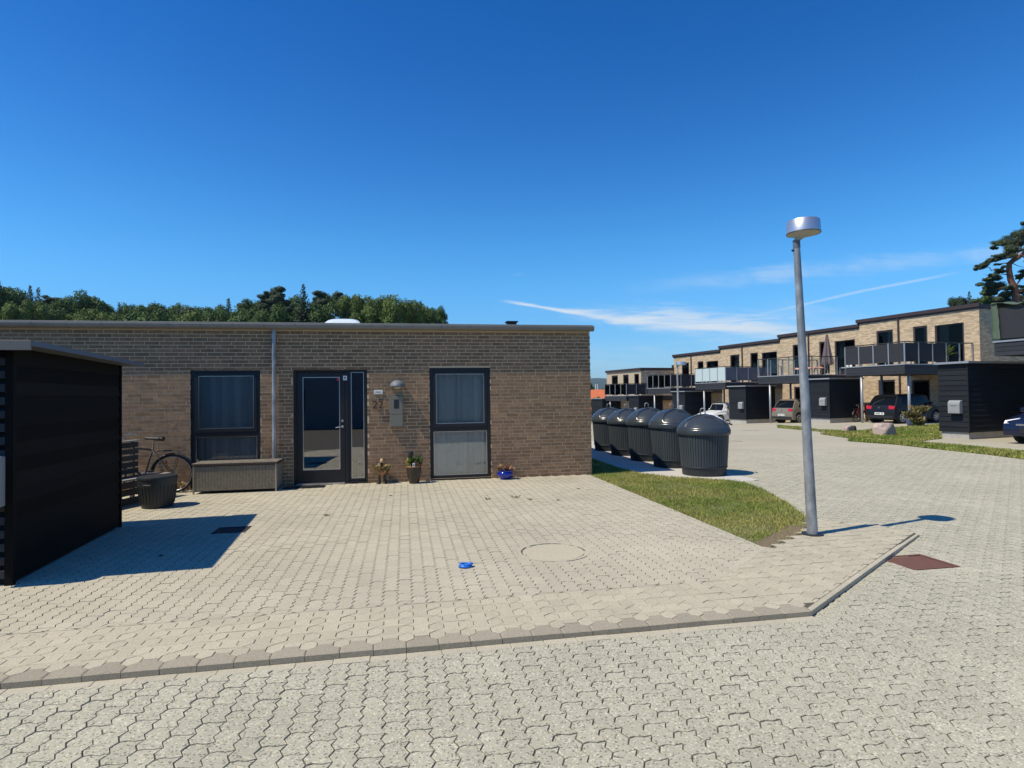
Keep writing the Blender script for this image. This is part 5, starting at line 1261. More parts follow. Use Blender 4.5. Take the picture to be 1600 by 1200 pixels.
# terrace furniture
p = terr_pt(O1+RV*UW, 6.05, -2.2, 2.65); e = empty('parasol', p, TANG); tag(e, 'closed mauve-brown parasol standing on the glass-railed balcony', 'parasol')
MB().tube([(0, 0, 0), (0, 0, 2.5)], 0.025, 8).build('pole', Mt['railpost'], e)
m_ = MB(); prf = [(0.06, 0.55), (0.28, 0.62), (0.30, 0.75), (0.20, 1.4), (0.10, 2.1), (0.05, 2.45), (0.0, 2.5)]
for r_, z in prf:
    for k in range(16): a_ = 2*pi*k/16; q = r_*(1.0+(0.22 if k % 2 else -0.12)); m_.v.append((q*cos(a_), q*sin(a_), z))
m_.f = [(i*16+k, i*16+(k+1) % 16, (i+1)*16+(k+1) % 16, (i+1)*16+k) for i in range(6) for k in range(16)]; m_.m = [0]*len(m_.f)
m_.build('canopy', Mt['parasol'], e); MB().lathe([(0, 0.06), (0.2, 0.06), (0.25, 0.0)], 16).build('base', Mt['concrete'], e)
p = terr_pt(O1+RV*UW, 5.7, -3.3, 2.65); e = empty('balcony_table', p, TANG); tag(e, 'low table under a pink patterned cloth below the parasol', 'table')
MB().box(-0.7, 0.75, -0.4, 0.4, 0.40, 0.43).build('table_top', Mt['white'], e)
for x, y in ((-0.6, -0.3), (0.65, -0.3), (-0.6, 0.3), (0.65, 0.3)): MB().box(x-0.02, x+0.02, y-0.02, y+0.02, 0, 0.40).build('leg', Mt['railpost'], e)
o = sheet('tablecloth', lambda u, v: (-0.82+1.7*u, -0.5+1.0*v, 0.45+0.05*nn(u*6, v*6)-0.30*max(0, abs(u-0.5)*2-0.82)*4*0.5-0.3*max(0, abs(v-0.5)*2-0.75)), 30, 16, Mt['pinkcloth'], None)
o.location = p; o.rotation_euler = (0, 0, TANG); tag(o, 'pink patterned cloth draped over the balcony table', 'tablecloth')
p = terr_pt(O1+RV*UW, 6.2, -0.9, 2.65)
e = empty('balcony_chair', p, TANG); tag(e, 'white plastic garden chair behind the balcony rail left of the black screens', 'chair')
MB().box(-0.25, 0.25, -0.25, 0.25, 0.40, 0.44).build('seat', Mt['white'], e, bev=0.01); MB().box(-0.25, 0.25, 0.22, 0.27, 0.44, 0.98).build('backrest', Mt['white'], e, bev=0.02)
for x, y in ((-0.22, -0.22), (0.22, -0.22), (-0.22, 0.22), (0.22, 0.22)): MB().box(x-0.02, x+0.02, y-0.02, y+0.02, 0, 0.40).build('leg', Mt['white'], e)
p = terr_pt(O1, 6.15, -1.6, 2.92); e = empty('palm_plant', p, TANG); tag(e, 'green potted palm on the black-screened balcony before the large window', 'plant')
MB().lathe([(0, 0), (0.16, 0), (0.22, 0.32), (0, 0.32)], 16).build('pot', Mt['potbrown'], e)
m_ = MB(); r_ = random.Random(4)
for k in range(24):
    a_ = r_.uniform(0, 2*pi); l = r_.uniform(0.5, 1.0); up_ = r_.uniform(0.5, 1.2); pts = [Vector((cos(a_)*l*t, sin(a_)*l*t, 0.3+up_*t-0.9*l*t*t*0.6)) for t in (0, .25, .5, .75, 1)]
    sd_ = Vector((-sin(a_), cos(a_), 0))
    for i in range(4): w1, w2 = (0.02, .07, .08, .05, 0.0)[i], (0.02, .07, .08, .05, 0.0)[i+1]; m_.quad(pts[i]-sd_*w1, pts[i]+sd_*w1, pts[i+1]+sd_*w2, pts[i+1]-sd_*w2)
m_.build('fronds', Mt['crown_light'], e)
# pots, boulders
def pot_at(px, py, r_, h, m, lab, sd, pl='crown_light', ph=0.28):
    q = P(px, py, -0.06); q.z = g(q.x, q.y); e = empty('planter_pot', q); tag(e, lab, 'flower pot')
    MB().lathe([(0, 0), (r_*0.62, 0), (r_*0.9, h*0.35), (r_, h*0.8), (r_*0.92, h), (r_*0.8, h), (0, h*0.9)], 24).build('pot', Mt[m], e, smooth=True)
    foliage(170, (r_*1.15, r_*1.15, ph), 0.16, 'dryleaf', e, 'foliage', sd, 0.5, (0, 0, h*0.9)); foliage(150, (r_*1.1, r_*1.1, ph), 0.15, pl, e, 'green_foliage', sd+1, 0.5, (0, 0, h*0.85))
Mt['potgreyblue'] = mat('blue_grey_glaze', (0.05, 0.075, 0.16), 0.4, var=0.3, scale=6)
pot_at(1425.5, 667.5, 0.25, 0.38, 'potgreyblue', 'lower blue-grey flower pot left of its taller neighbour, by the black car', 31)
pot_at(1437.5, 665.0, 0.27, 0.62, 'grey_dark', 'taller dark flower pot right of the blue-grey one, by the black car', 41)
pot_at(1434, 668.0, 0.16, 0.16, 'potbrown', 'small leafy pot in front of the tall dark flower pot', 51, ph=0.2)
def boulder(px, py, rx, ry, h, lab, m, sd):
    q = P(px, py, -0.06); q.z = g(q.x, q.y)
    bm = bmesh.new(); bmesh.ops.create_icosphere(bm, subdivisions=4, radius=1)
    for v in bm.verts:
        d_ = v.co.copy(); k = 1+0.22*noise.noise(d_*1.3+Vector((sd, 0, 0)))+0.08*noise.noise(d_*4+Vector((sd, 0, 0)))
        v.co = Vector((max(-0.8, min(0.82, d_.x*k))*rx, max(-0.8, min(0.8, d_.y*k))*ry, (max(-0.5, min(0.72, d_.z*k))+0.45)*h))
    me = bpy.data.meshes.new('boulder'); bm.to_mesh(me); bm.free(); me.materials.append(Mt[m]); sharp(me, 28)
    o = inst('boulder', me, None, q, (0, 0, 0.3)); tag(o, lab, 'boulder')
boulder(1381, 682, 0.46, 0.32, 0.40, 'large pale pink granite boulder on the grass before the black car', 'rock', 2)
boulder(1324, 676, 0.24, 0.16, 0.20, 'small pale stone lying on the grass edge', 'rock', 5); boulder(1333.5, 676, 0.12, 0.12, 0.22, 'small dark stone beside the pale stone on the grass edge', 'iron', 7)

# ================================================================== CARS
def car(loc, rz, paintm, lab, L=3.9, Wd=1.70, H=1.50, kind='hatch', plate='', seats=True):
    e = empty('parked_car', loc, rz); tag(e, lab, 'car'); hl = L/2; hw = Wd/2
    wb = L*0.64; ax_f, ax_r = hl-0.78, hl-0.78-wb; rw = 0.31; ra = rw+0.055
    belt = 0.62*H
    def arch(cx, z0):       # from front to rear over the wheel
        a0_ = math.asin(max(-1, (z0-rw)/ra)); return [(cx+ra*cos(a0_+(pi-2*a0_)*k/9), rw+ra*sin(a0_+(pi-2*a0_)*k/9)) for k in range(10)]
    zs = 0.20
    nose = [(hl-0.04, zs+0.04), (hl, 0.36), (hl-0.01, 0.56), (hl-0.09, 0.68), (hl-0.35, 0.78), (hl-0.80, 0.87), (hl-1.02, 0.92)]
    tail = [(-hl+0.30, belt+0.03), (-hl+0.10, belt+0.01), (-hl+0.03, belt-0.16), (-hl, 0.56), (-hl+0.01, 0.36), (-hl+0.05, zs+0.04)]
    side = nose+tail+[(ax_r-ra-0.02, zs)]+[(x, z) for x, z in reversed(arch(ax_r, zs+0.001))]+[(ax_f-ra-0.02, zs)][:0]+[(x, z) for x, z in reversed(arch(ax_f, zs+0.001))]
    # order: nose front->up->rear->under, arches walked rear to front
    n = len(side); m_ = MB()
    sl = [(-hw, 0.955, 0.97), (-hw*0.965, 0.985, 0.995), (-hw*0.75, 0.997, 1.0), (-hw*0.35, 1.0, 1.008), (hw*0.35, 1.0, 1.008), (hw*0.75, 0.997, 1.0), (hw*0.965, 0.985, 0.995), (hw, 0.955, 0.97)]
    for y, kx, kz in sl:
        for x, z in side: m_.v.append((x*kx if abs(x) > wb/2+0.45 else x, y*(1-0.05*max(0, (z-0.55)/0.4)*(abs(y) > hw*0.9)), 0.5+(z-0.5)*kz if z > 0.7 else z))
    m_.f = [(s*n+i, s*n+(i+1) % n, (s+1)*n+(i+1) % n, (s+1)*n+i) for s in range(7) for i in range(n)]+[tuple(range(n-1, -1, -1)), tuple(range(7*n, 8*n))]; m_.m = [0]*len(m_.f)
    body = m_.build('body', paintm, e, angle=38)
    # cabin
    xr0, xr1, xf1, xf0 = -hl+0.16, -hl+0.52, 0.32*hl, hl-1.0
    zb_, zt__ = belt-0.03, H
    bt, tp = hw*0.965, hw*0.76
    rows = [(0.0, xr0, xf0, bt), (0.5, (xr0*0.55+xr1*0.45), (xf0*0.47+xf1*0.53), bt*0.55+tp*0.45+0.01), (0.86, xr1-0.05, xf1+0.10, tp+0.03), (0.96, xr1+0.05, xf1-0.10, tp-0.05), (1.0, xr1+0.22, xf1-0.35, tp-0.22)]
    m_ = MB(); nxs = 7
    for t, xa, xb, hy in rows:
        z = zb_+(zt__-zb_)*t
        ringp = []
        for k in range(nxs): ringp.append((xa+(xb-xa)*k/(nxs-1), hy*(1-0.05*(abs(2*k/(nxs-1)-1))**3)))
        rg = [(x, y) for x, y in ringp]+[(xb+0.035*(1-t), y) for y in (hy*0.5, 0, -hy*0.5)]+[(x, -y) for x, y in reversed(ringp)]+[(xa-0.03*(1-t), y) for y in (-hy*0.5, 0, hy*0.5)]
        m_.v += [(x, y, z+(0.02*(1-abs(y)/hy) if t > 0.9 else 0)) for x, y in rg]
    nr_ = len(rg); m_.f = [(s*nr_+i, s*nr_+(i+1) % nr_, (s+1)*nr_+(i+1) % nr_, (s+1)*nr_+i) for s in range(len(rows)-1) for i in range(nr_)]+[tuple((len(rows)-1)*nr_+i for i in range(nr_))]; m_.m = [0]*len(m_.f)
    m_.build('roof', paintm, e, angle=35)
    def lerp(a, b, t): return a+(b-a)*t
    def cabp(t, u, sgn, off=0.006):   # point on a side of the cabin, u from rear to front
        for i in range(len(rows)-1):
            if rows[i][0] <= t <= rows[i+1][0]:
                q = (t-rows[i][0])/(rows[i+1][0]-rows[i][0]); xa, xb, hy = (lerp(rows[i][k], rows[i+1][k], q) for k in (1, 2, 3)); break
        return (lerp(xa, xb, u), sgn*(hy*(1-0.05*abs(2*u-1)**3)+off), zb_+(zt__-zb_)*t)
    for sgn in (-1, 1):
        for (u0, u1, s0, s1) in ((0.13, 0.27, 0.06, 0), (0.30, 0.56, 0, 0), (0.59, 0.93, 0, 0.10)):
            m_ = MB(); T = (0.14, 0.33, 0.5, 0.68, 0.84); m_.v = []
            for t in T:
                for q in range(5): u = lerp(u0+s0*(t*1.0), u1-s1*(t-0.14), q/4); m_.v.append(cabp(t, u, sgn))
            m_.f = [(i*5+q, i*5+q+1, (i+1)*5+q+1, (i+1)*5+q) for i in range(4) for q in range(4)]; m_.m = [0]*16
            m_.build('side_window', Mt['carglass'], e, smooth=True)
        MB().box(ax_r+ra+0.03, ax_f-ra-0.03, sgn*(hw-0.02)-0.02, sgn*(hw-0.02)+0.02, zs-0.01, zs+0.10).build('sill', Mt['black'], e)
        x = hl-1.25; m_ = MB(); m_.box(x-0.08, x+0.08, min(sgn*(hw-0.02), sgn*(hw+0.15)), max(sgn*(hw-0.02), sgn*(hw+0.15)), belt+0.02, belt+0.15); m_.build('mirror', paintm, e, bev=0.03)
        for x in (-0.25, 0.62): MB().box(x, x+0.17, sgn*hw*0.968-0.012, sgn*hw*0.968+0.012, belt-0.17, belt-0.14).build('handle', paintm, e, bev=0.004)
    for fr, xs0, nm in ((1, 'f', 'windshield'), (0, 'r', 'rear_window')):
        m_ = MB()
        for t in (0.10, 0.3, 0.5, 0.7, 0.86):
            for i in range(len(rows)-1):
                if rows[i][0] <= t <= rows[i+1][0]:
                    q = (t-rows[i][0])/(rows[i+1][0]-rows[i][0]); xa, xb, hy = (lerp(rows[i][k], rows[i+1][k], q) for k in (1, 2, 3)); break
            for j in range(9):
                y = hy*0.88*(j/4-1); bow = 0.035*(1-t)*(1-min(1, abs(y)/hy)) if True else 0
                m_.v.append(((xb+0.018+bow) if fr else (xa-0.018-bow), y, zb_+(zt__-zb_)*t))
        m_.f = [(i*9+q, i*9+q+1, (i+1)*9+q+1, (i+1)*9+q) for i in range(4) for q in range(8)]; m_.m = [0]*32
        m_.build(nm, Mt['carglass'], e, smooth=True)
    # wheels
    for ax_ in (ax_f, ax_r):
        for sgn in (-1, 1):
            we = MB(); we.X = Matrix.Translation((ax_, sgn*(hw-0.11), rw)) @ Matrix.Rotation(pi/2, 4, 'X')
            we.lathe([(0.0, -0.10), (rw*0.66, -0.10), (rw*0.9, -0.10), (rw, -0.07), (rw, 0.07), (rw*0.9, 0.10), (rw*0.66, 0.10), (0, 0.095)], 28)
            wh = we.build('wheel', Mt['rubber'], e, angle=40)
            rm = MB(); rm.X = Matrix.Translation((ax_, sgn*(hw-0.005), rw)) @ Matrix.Rotation(sgn*pi/2, 4, 'X') @ Matrix.Scale(-1, 4, (0, 0, 1))
            rm.lathe([(rw*0.58, 0.0), (rw*0.66, 0.012), (rw*0.69, 0.0)], 28)
            for k in range(7):
                a_ = 2*pi*k/7; c_, s_ = cos(a_), sin(a_); q = rw*0.60
                rm.add([(c_*0.03-s_*0.035, s_*0.03+c_*0.035, 0.008), (c_*0.03+s_*0.035, s_*0.03-c_*0.035, 0.008), (c_*q+s_*0.022, s_*q-c_*0.022, 0.008), (c_*q-s_*0.022, s_*q+c_*0.022, 0.008)], [(0, 1, 2, 3)])
            rm.lathe([(0, 0.016), (0.05, 0.014), (0.055, 0.0)], 14)
            rm.build('rim', Mt['rim'], wh)
            ar = MB(); ar.X = Matrix.Translation((ax_, sgn*(hw-0.24), rw)) @ Matrix.Rotation(pi/2, 4, 'X'); ar.lathe([(0, 0), (ra+0.05, 0)], 20); ar.build('wheel_housing', Mt['black'], e)
    MB().box(-hl+0.5, hl-0.5, -hw+0.25, hw-0.25, 0.16, 0.30).build('underbody', Mt['black'], e)
    for sgn in (-1, 1):
        a, b = sorted((sgn*(hw-0.36), sgn*(hw*0.93))); 
        m_ = MB(); m_.add([(-hl+0.015, a, 0.72), (-hl+0.015, b, 0.74), (-hl+0.055, b, belt+0.0), (-hl+0.055, a, belt-0.04), (-hl+0.2, a, 0.72), (-hl+0.28, b, 0.74), (-hl+0.28, b, belt+0.0), (-hl+0.2, a, belt-0.04)],
              [(0, 3, 2, 1), (0, 1, 5, 4), (3, 7, 6, 2), (1, 2, 6, 5), (0, 4, 7, 3)]); m_.build('tail_light', Mt['tail'], e, bev=0.012)
        m_ = MB(); m_.add([(hl-0.03, a, 0.60), (hl-0.08, b, 0.62), (hl-0.30, b*1.0, 0.78), (hl-0.10, a, 0.70), (hl-0.3, a, 0.60), (hl-0.4, b*1.01, 0.62), (hl-0.5, b, 0.77), (hl-0.3, a, 0.72)],
              [(0, 1, 2, 3), (0, 4, 5, 1), (3, 2, 6, 7), (1, 5, 6, 2)]); m_.build('headlight', Mt['lamp'], e, bev=0.008)
    MB().box(hl-0.04, hl+0.006, -0.42, 0.42, 0.33, 0.50).build('grille', Mt['black'], e, bev=0.01); MB().box(hl-0.06, hl+0.003, -0.5, 0.5, 0.555, 0.61).build('grille', Mt['chrome'] if kind == 'dark_blue' else Mt['black'], e, bev=0.008)
    m_ = MB(); m_.X = Matrix.Translation((hl-0.015, 0, 0.64)) @ Matrix.Rotation(pi/2, 4, 'Y'); m_.lathe([(0.035, 0), (0.055, 0.02), (0.06, 0)], 16); m_.build('badge', Mt['chrome'], e)
    m_ = MB(); m_.X = Matrix.Translation((-hl+0.012, 0, 0.80)) @ Matrix.Rotation(-pi/2, 4, 'Y'); m_.lathe([(0.03, 0), (0.045, 0.02), (0.05, 0)], 16); m_.build('badge', Mt['chrome'], e)
    MB().box(-hl-0.008, -hl+0.01, -hw*0.9, hw*0.9, 0.27, 0.40).build('bumper', Mt['black'], e, bev=0.01)
    for sx, x, z in ((-1, -hl-0.014, 0.50), (1, hl+0.012, 0.37)):
        pt_ = MB().box(min(x, x+0.006*sx), max(x, x+0.006*sx), -0.26, 0.26, z-0.06, z+0.06).build('number_plate', Mt['white'], e)
        if plate: text_mesh('plate_text', plate, 0.105, 0.0008, Mt['black'], pt_, (x+sx*0.008, 0, z), (pi/2, 0, sx*pi/2))
        else:
            q = MB()
            for k in range(7):
                if k != 2: q.box(x+sx*0.0065 if sx > 0 else x-0.0075, x+0.0075 if sx > 0 else x-0.0065, -0.21+k*0.062, -0.17+k*0.062, z-0.03, z+0.03)
            q.build('plate_text', Mt['black'], pt_)
    return e
def car_at(org, x, y, dz, flip): 
    q = terr_pt(org, x, y); return Vector((q.x, q.y, g(q.x, q.y))), TANG+pi/2+(pi if flip else 0)
q, rz = car_at(O1, 5.1, -3.0, 0, False); car(q, rz, paint('black_blue_paint', (0.004, 0.005, 0.008), 0.5, 0.12), 'dark blue-black hatchback parked under the black-screened balcony', L=3.7, Wd=1.66, H=1.47)
q, rz = car_at(O1+RV*UW, 5.1, -3.05, 0, False); car(q, rz, paint('beige_grey_paint', (0.20, 0.175, 0.135)), 'beige-grey small car parked in the carport left of the tall lamp', L=3.8, H=1.46)
q, rz = car_at(O1+RV*UW*2, 5.1, -3.7, 0, True); car(q, rz, paint('white_car_paint', (0.75, 0.76, 0.77)), 'white car with its bonnet showing between nearest bin and black shed', L=4.0, H=1.46)
q = P(1592, 694, -0.06); nose = q; qc, rz = car_at(O0, 4.95, -4.0, 0, True)
car(qc, rz, paint('deep_blue_paint', (0.005, 0.010, 0.035)), 'deep blue car at the right edge, front with headlight showing', L=4.4, Wd=1.8, H=1.48, kind='dark_blue', plate='OV 58 216')
# colourful bicycle by the black car
q = terr_pt(O1, 2.95, -3.9); q.z = g(q.x, q.y); e = empty('bicycle', q, TANG+pi/2+0.2); tag(e, 'bicycle leaning in the carport between shed and dark hatchback', 'bicycle'); bicycle(e, 0.33, 'red', False)
q = terr_pt(O1, 2.9, -2.6); q.z = g(q.x, q.y); e = empty('wheelie_bin', q, TANG); tag(e, 'dark brown household bin behind the bicycle in the carport', 'bin')
m_ = MB(); m_.add([(-0.24, -0.24, 0.05), (0.24, -0.24, 0.05), (0.24, 0.24, 0.05), (-0.24, 0.24, 0.05), (-0.29, -0.3, 1.0), (0.29, -0.3, 1.0), (0.29, 0.3, 1.0), (-0.29, 0.3, 1.0)], [(0, 1, 5, 4), (1, 2, 6, 5), (2, 3, 7, 6), (3, 0, 4, 7), (3, 2, 1, 0)]); m_.build('body', Mt['winframe'], e)
MB().box(-0.31, 0.31, -0.34, 0.32, 1.0, 1.06).build('lid', Mt['winframe'], e, bev=0.02)
for s in (-1, 1): m_ = MB(); m_.X = Matrix.Translation((s*0.22, 0.26, 0.1)) @ Matrix.Rotation(pi/2, 4, 'Y'); m_.lathe([(0, -0.03), (0.1, -0.03), (0.1, 0.03), (0, 0.03)], 14); m_.build('wheel', Mt['rubber'], e)
# street drains far off
for px, py, lab in ((1172, 673.5, 'dark iron drain in the street beyond the bins, farther one'), (1143, 691, 'dark iron drain in the street just right of the nearest bin')):
    q = P(px, py, -0.07); q.z = g(q.x, q.y)-0.006; drain(q, 0.30, 0.22, lab, Mt['iron'], False)

# ================================================================== BUILDINGS BEYOND
def gable_house(px, py_ridge, dep, w_, d_, rz, lab, wallm='yellow_mortar', hr=2.0):
    rp = C(px, py_ridge, dep); z0 = g(rp.x, rp.y)-0.2; e = empty('red_roofed_house', (rp.x, rp.y, z0), rz); tag(e, lab, 'house')
    zt = rp.z-z0; zw = zt-hr; m_ = MB(); m_.box(-w_/2, w_/2, -d_/2, d_/2, 0, zw); m_.add([(-w_/2, -d_/2, zw), (-w_/2, d_/2, zw), (-w_/2, 0, zt-0.1)], [(0, 1, 2)]); m_.add([(w_/2, -d_/2, zw), (w_/2, d_/2, zw), (w_/2, 0, zt-0.1)], [(0, 1, 2)]); m_.build('wall', Mt[wallm], e)
    for s in (-1, 1):
        m_ = MB(); y1_ = s*(d_/2+0.4); zz_ = zw-0.4*hr/(d_/2)
        m_.add([(-w_/2-0.3, 0, zt), (w_/2+0.3, 0, zt), (w_/2+0.3, y1_, zz_), (-w_/2-0.3, y1_, zz_), (-w_/2-0.3, 0, zt-0.15), (w_/2+0.3, 0, zt-0.15), (w_/2+0.3, y1_, zz_-0.15), (-w_/2-0.3, y1_, zz_-0.15)], [(0, 1, 2, 3), (7, 6, 5, 4), (0, 4, 5, 1), (3, 2, 6, 7), (1, 5, 6, 2), (0, 3, 7, 4)]); m_.build('roof', Mt['orange'], e)
    for x in (-w_/4, w_/4):
        MB().box(x-0.5, x+0.5, -d_/2-0.03, -d_/2+0.02, zw*0.35, zw*0.8).build('window', Mt['carglass'], e)
    MB().box(w_/4, w_/4+0.6, -0.3, 0.3, zt-0.4, zt+0.5).build('chimney', Mt['white'], e)
gable_house(922, 609, 85, 7, 10, 0.9+1.57, 'orange tiled roof of a house just right of the bungalow corner', hr=2.6)
gable_house(974, 627, 66, 4.5, 6, 0.2, 'orange roof and white wall glimpsed under the far carport', 'white', hr=1.6)
for px, d_, lab, top_ in ((955, 90, 'tall white mast on the skyline left of the brown gable', 590), (930.5, 88, 'left of the two short pale masts by the orange roof', 600), (933.5, 89, 'right of the two short pale masts by the orange roof', 600)):
    t = C(px, top_, d_); e = MB().tube([(t.x, t.y, g(t.x, t.y)-0.3), (t.x, t.y, t.z)], 0.06, 8).build('mast', Mt['white']); tag(e, lab, 'mast')
# building behind the viewer, mirrored in the panes
e = empty('dark_timber_building', (-4, -11, 0)); tag(e, 'long dark timber building across the street behind the viewer', 'building')
MB().box(-22, 14, -6, 0, -0.1, 3.6).build('wall', mat('blue_grey_boards', (0.11, 0.125, 0.145), 0.8, var=0.2, scale=3), e); MB().box(-22.3, 14.3, -6.3, 0.3, 3.6, 3.75).build('roof', Mt['zinc'], e)
for x in (-15, -9, -3, 3, 9): MB().box(x, x+1.6, 0.0, 0.03, 0.9, 2.2).build('window', Mt['carglass'], e); 

# ================================================================== TREES
def crown_mesh(kind, seed):
    r_ = random.Random(seed); m_ = MB()
    def leaf(p, n, s):
        n = n.normalized(); a = n.cross(Vector((r_.gauss(0, 1), r_.gauss(0, 1), r_.gauss(0, 1)))).normalized(); b = n.cross(a)
        m_.add([p-a*s-b*s*0.7, p+a*s-b*s*0.5, p+a*s*0.8+b*s*0.8, p-a*s*0.6+b*s], [(0, 1, 2, 3)])
    if kind == 'broad':
        lobes = [(Vector((r_.uniform(-.55, .55), r_.uniform(-.55, .55), r_.uniform(.28, .84))), r_.uniform(.13, .29)) for _ in range(27)]+[(Vector((0, 0, .52)), .38)]
        for c, R_ in lobes:
            for k in range(int(900*R_*R_/0.09)):
                d_ = Vector((r_.gauss(0, 1), r_.gauss(0, 1), r_.gauss(0, 1))).normalized(); q = R_*(0.66+0.46*r_.random()**1.5+0.26*noise.noise(d_*2.5+c*5))
                p = c+Vector((d_.x*q, d_.y*q, d_.z*q*0.8)); leaf(p, d_+Vector((r_.gauss(0, .5), r_.gauss(0, .5), r_.gauss(0, .5)+.3)), r_.uniform(.012, .028))
    elif kind == 'conifer':
        n = 26
        for i in range(n):
            t = i/(n-1); z = 0.12+0.86*t; R_ = (1-t)**0.85*0.42+0.012
            nb2 = int(7+10*(1-t)); a0_ = r_.uniform(0, 6)
            for b in range(nb2):
                a_ = a0_+2*pi*b/nb2+r_.gauss(0, .15); L_ = R_*r_.uniform(.65, 1.2); ns_ = max(4, int(L_/0.018))
                for s in range(ns_):
                    u = (s+r_.random())/ns_; wd = 0.05*(1-u)*(0.5+R_)+0.008
                    p = Vector((cos(a_)*L_*u, sin(a_)*L_*u, z-0.10*u*L_/0.4+0.05*u*u))+Vector((r_.gauss(0, wd), r_.gauss(0, wd), r_.gauss(0, .008)))
                    leaf(p, Vector((cos(a_)*.4, sin(a_)*.4, 1))+Vector((r_.gauss(0, .4), r_.gauss(0, .4), 0)), r_.uniform(.010, .022))
    else:   # open pine
        pads = [(Vector((r_.gauss(0, .22)*(1.3-z), r_.gauss(0, .22)*(1.3-z), z)), r_.uniform(.10, .20)) for z in [r_.uniform(.38, .97) for _ in range(26)]]
        for c, R_ in pads:
            for k in range(int(420*R_/0.15)):
                d_ = Vector((r_.gauss(0, 1), r_.gauss(0, 1), r_.gauss(0, 1))).normalized(); q = R_*r_.random()**0.4
                leaf(c+Vector((d_.x*q, d_.y*q, d_.z*q*0.42)), d_+Vector((0, 0, .7)), r_.uniform(.009, .020))
    return m_
def trunk_mesh(seed, lean=0.04):
    r_ = random.Random(seed); m_ = MB(); pts = [Vector((r_.gauss(0, lean*0.4)*t, r_.gauss(0, lean*0.4)*t, t)) for t in (0, .15, .3, .45, .6, .75, .9)]
    m_.tube(pts, [.028, .022, .019, .016, .012, .008, .004], 7)
    for k in range(7):
        t = r_.uniform(.3, .8); a_ = r_.uniform(0, 6.3); b = pts[0].lerp(Vector((0, 0, 1)), t); m_.tube([b, b+Vector((cos(a_)*.12, sin(a_)*.12, .05)), b+Vector((cos(a_)*.26, sin(a_)*.26, .13))], [.008, .005, .002], 5)
    return m_
kinds = {}
for kd, mm in (('broad', 'crown_dark'), ('broad', 'crown_mid'), ('broad', 'crown_light'), ('conifer', 'crown_dark'), ('pine', 'crown_dark'), ('pine', 'crown_pine')):
    for v in range(2): kinds[(kd, mm, v)] = crown_mesh(kd, hash_ := (len(kinds)*13+5)).mesh('crown', Mt[mm])
trunks = [trunk_mesh(s).mesh('trunk', Mt['bark']) for s in (1, 2)]
def tree(px, ytop, dep, wpx, kd, mm, lab, grp='trees on the wooded rise behind the bungalow', zbase=None, v=None):
    t = C(px, ytop, dep); z0 = g(t.x, t.y)-0.2 if zbase is None else zbase; H = t.z-z0; wr_ = wpx/FPX*dep/2
    e = empty({'broad': 'broadleaf_tree', 'conifer': 'spruce_tree', 'pine': 'pine_tree'}[kd], (t.x, t.y, z0), (px*0.37) % 6.2); tag(e, lab, 'tree', grp)
    v = int(px) % 2 if v is None else v
    kr = {'broad': 0.80, 'conifer': 0.43, 'pine': 0.52}[kd]
    kz = {'broad': 0.93, 'conifer': 0.99, 'pine': 0.98}[kd]; sz_ = min(H, {'broad': 2.1, 'conifer': 3.6, 'pine': 2.4}[kd]*wr_)
    inst('trunk', trunks[v], e, sc=(H, H, H*0.95)); inst('crown', kinds[(kd, mm, v)], e, (0, 0, H-sz_*kz), sc=(wr_/kr, wr_/kr, sz_)); return e
ORD = 'first second third fourth fifth sixth seventh eighth ninth tenth eleventh twelfth thirteenth fourteenth fifteenth sixteenth seventeenth eighteenth nineteenth twentieth'.split()+['twenty-'+x for x in 'first second third fourth fifth sixth seventh eighth ninth'.split()]+['thirtieth']
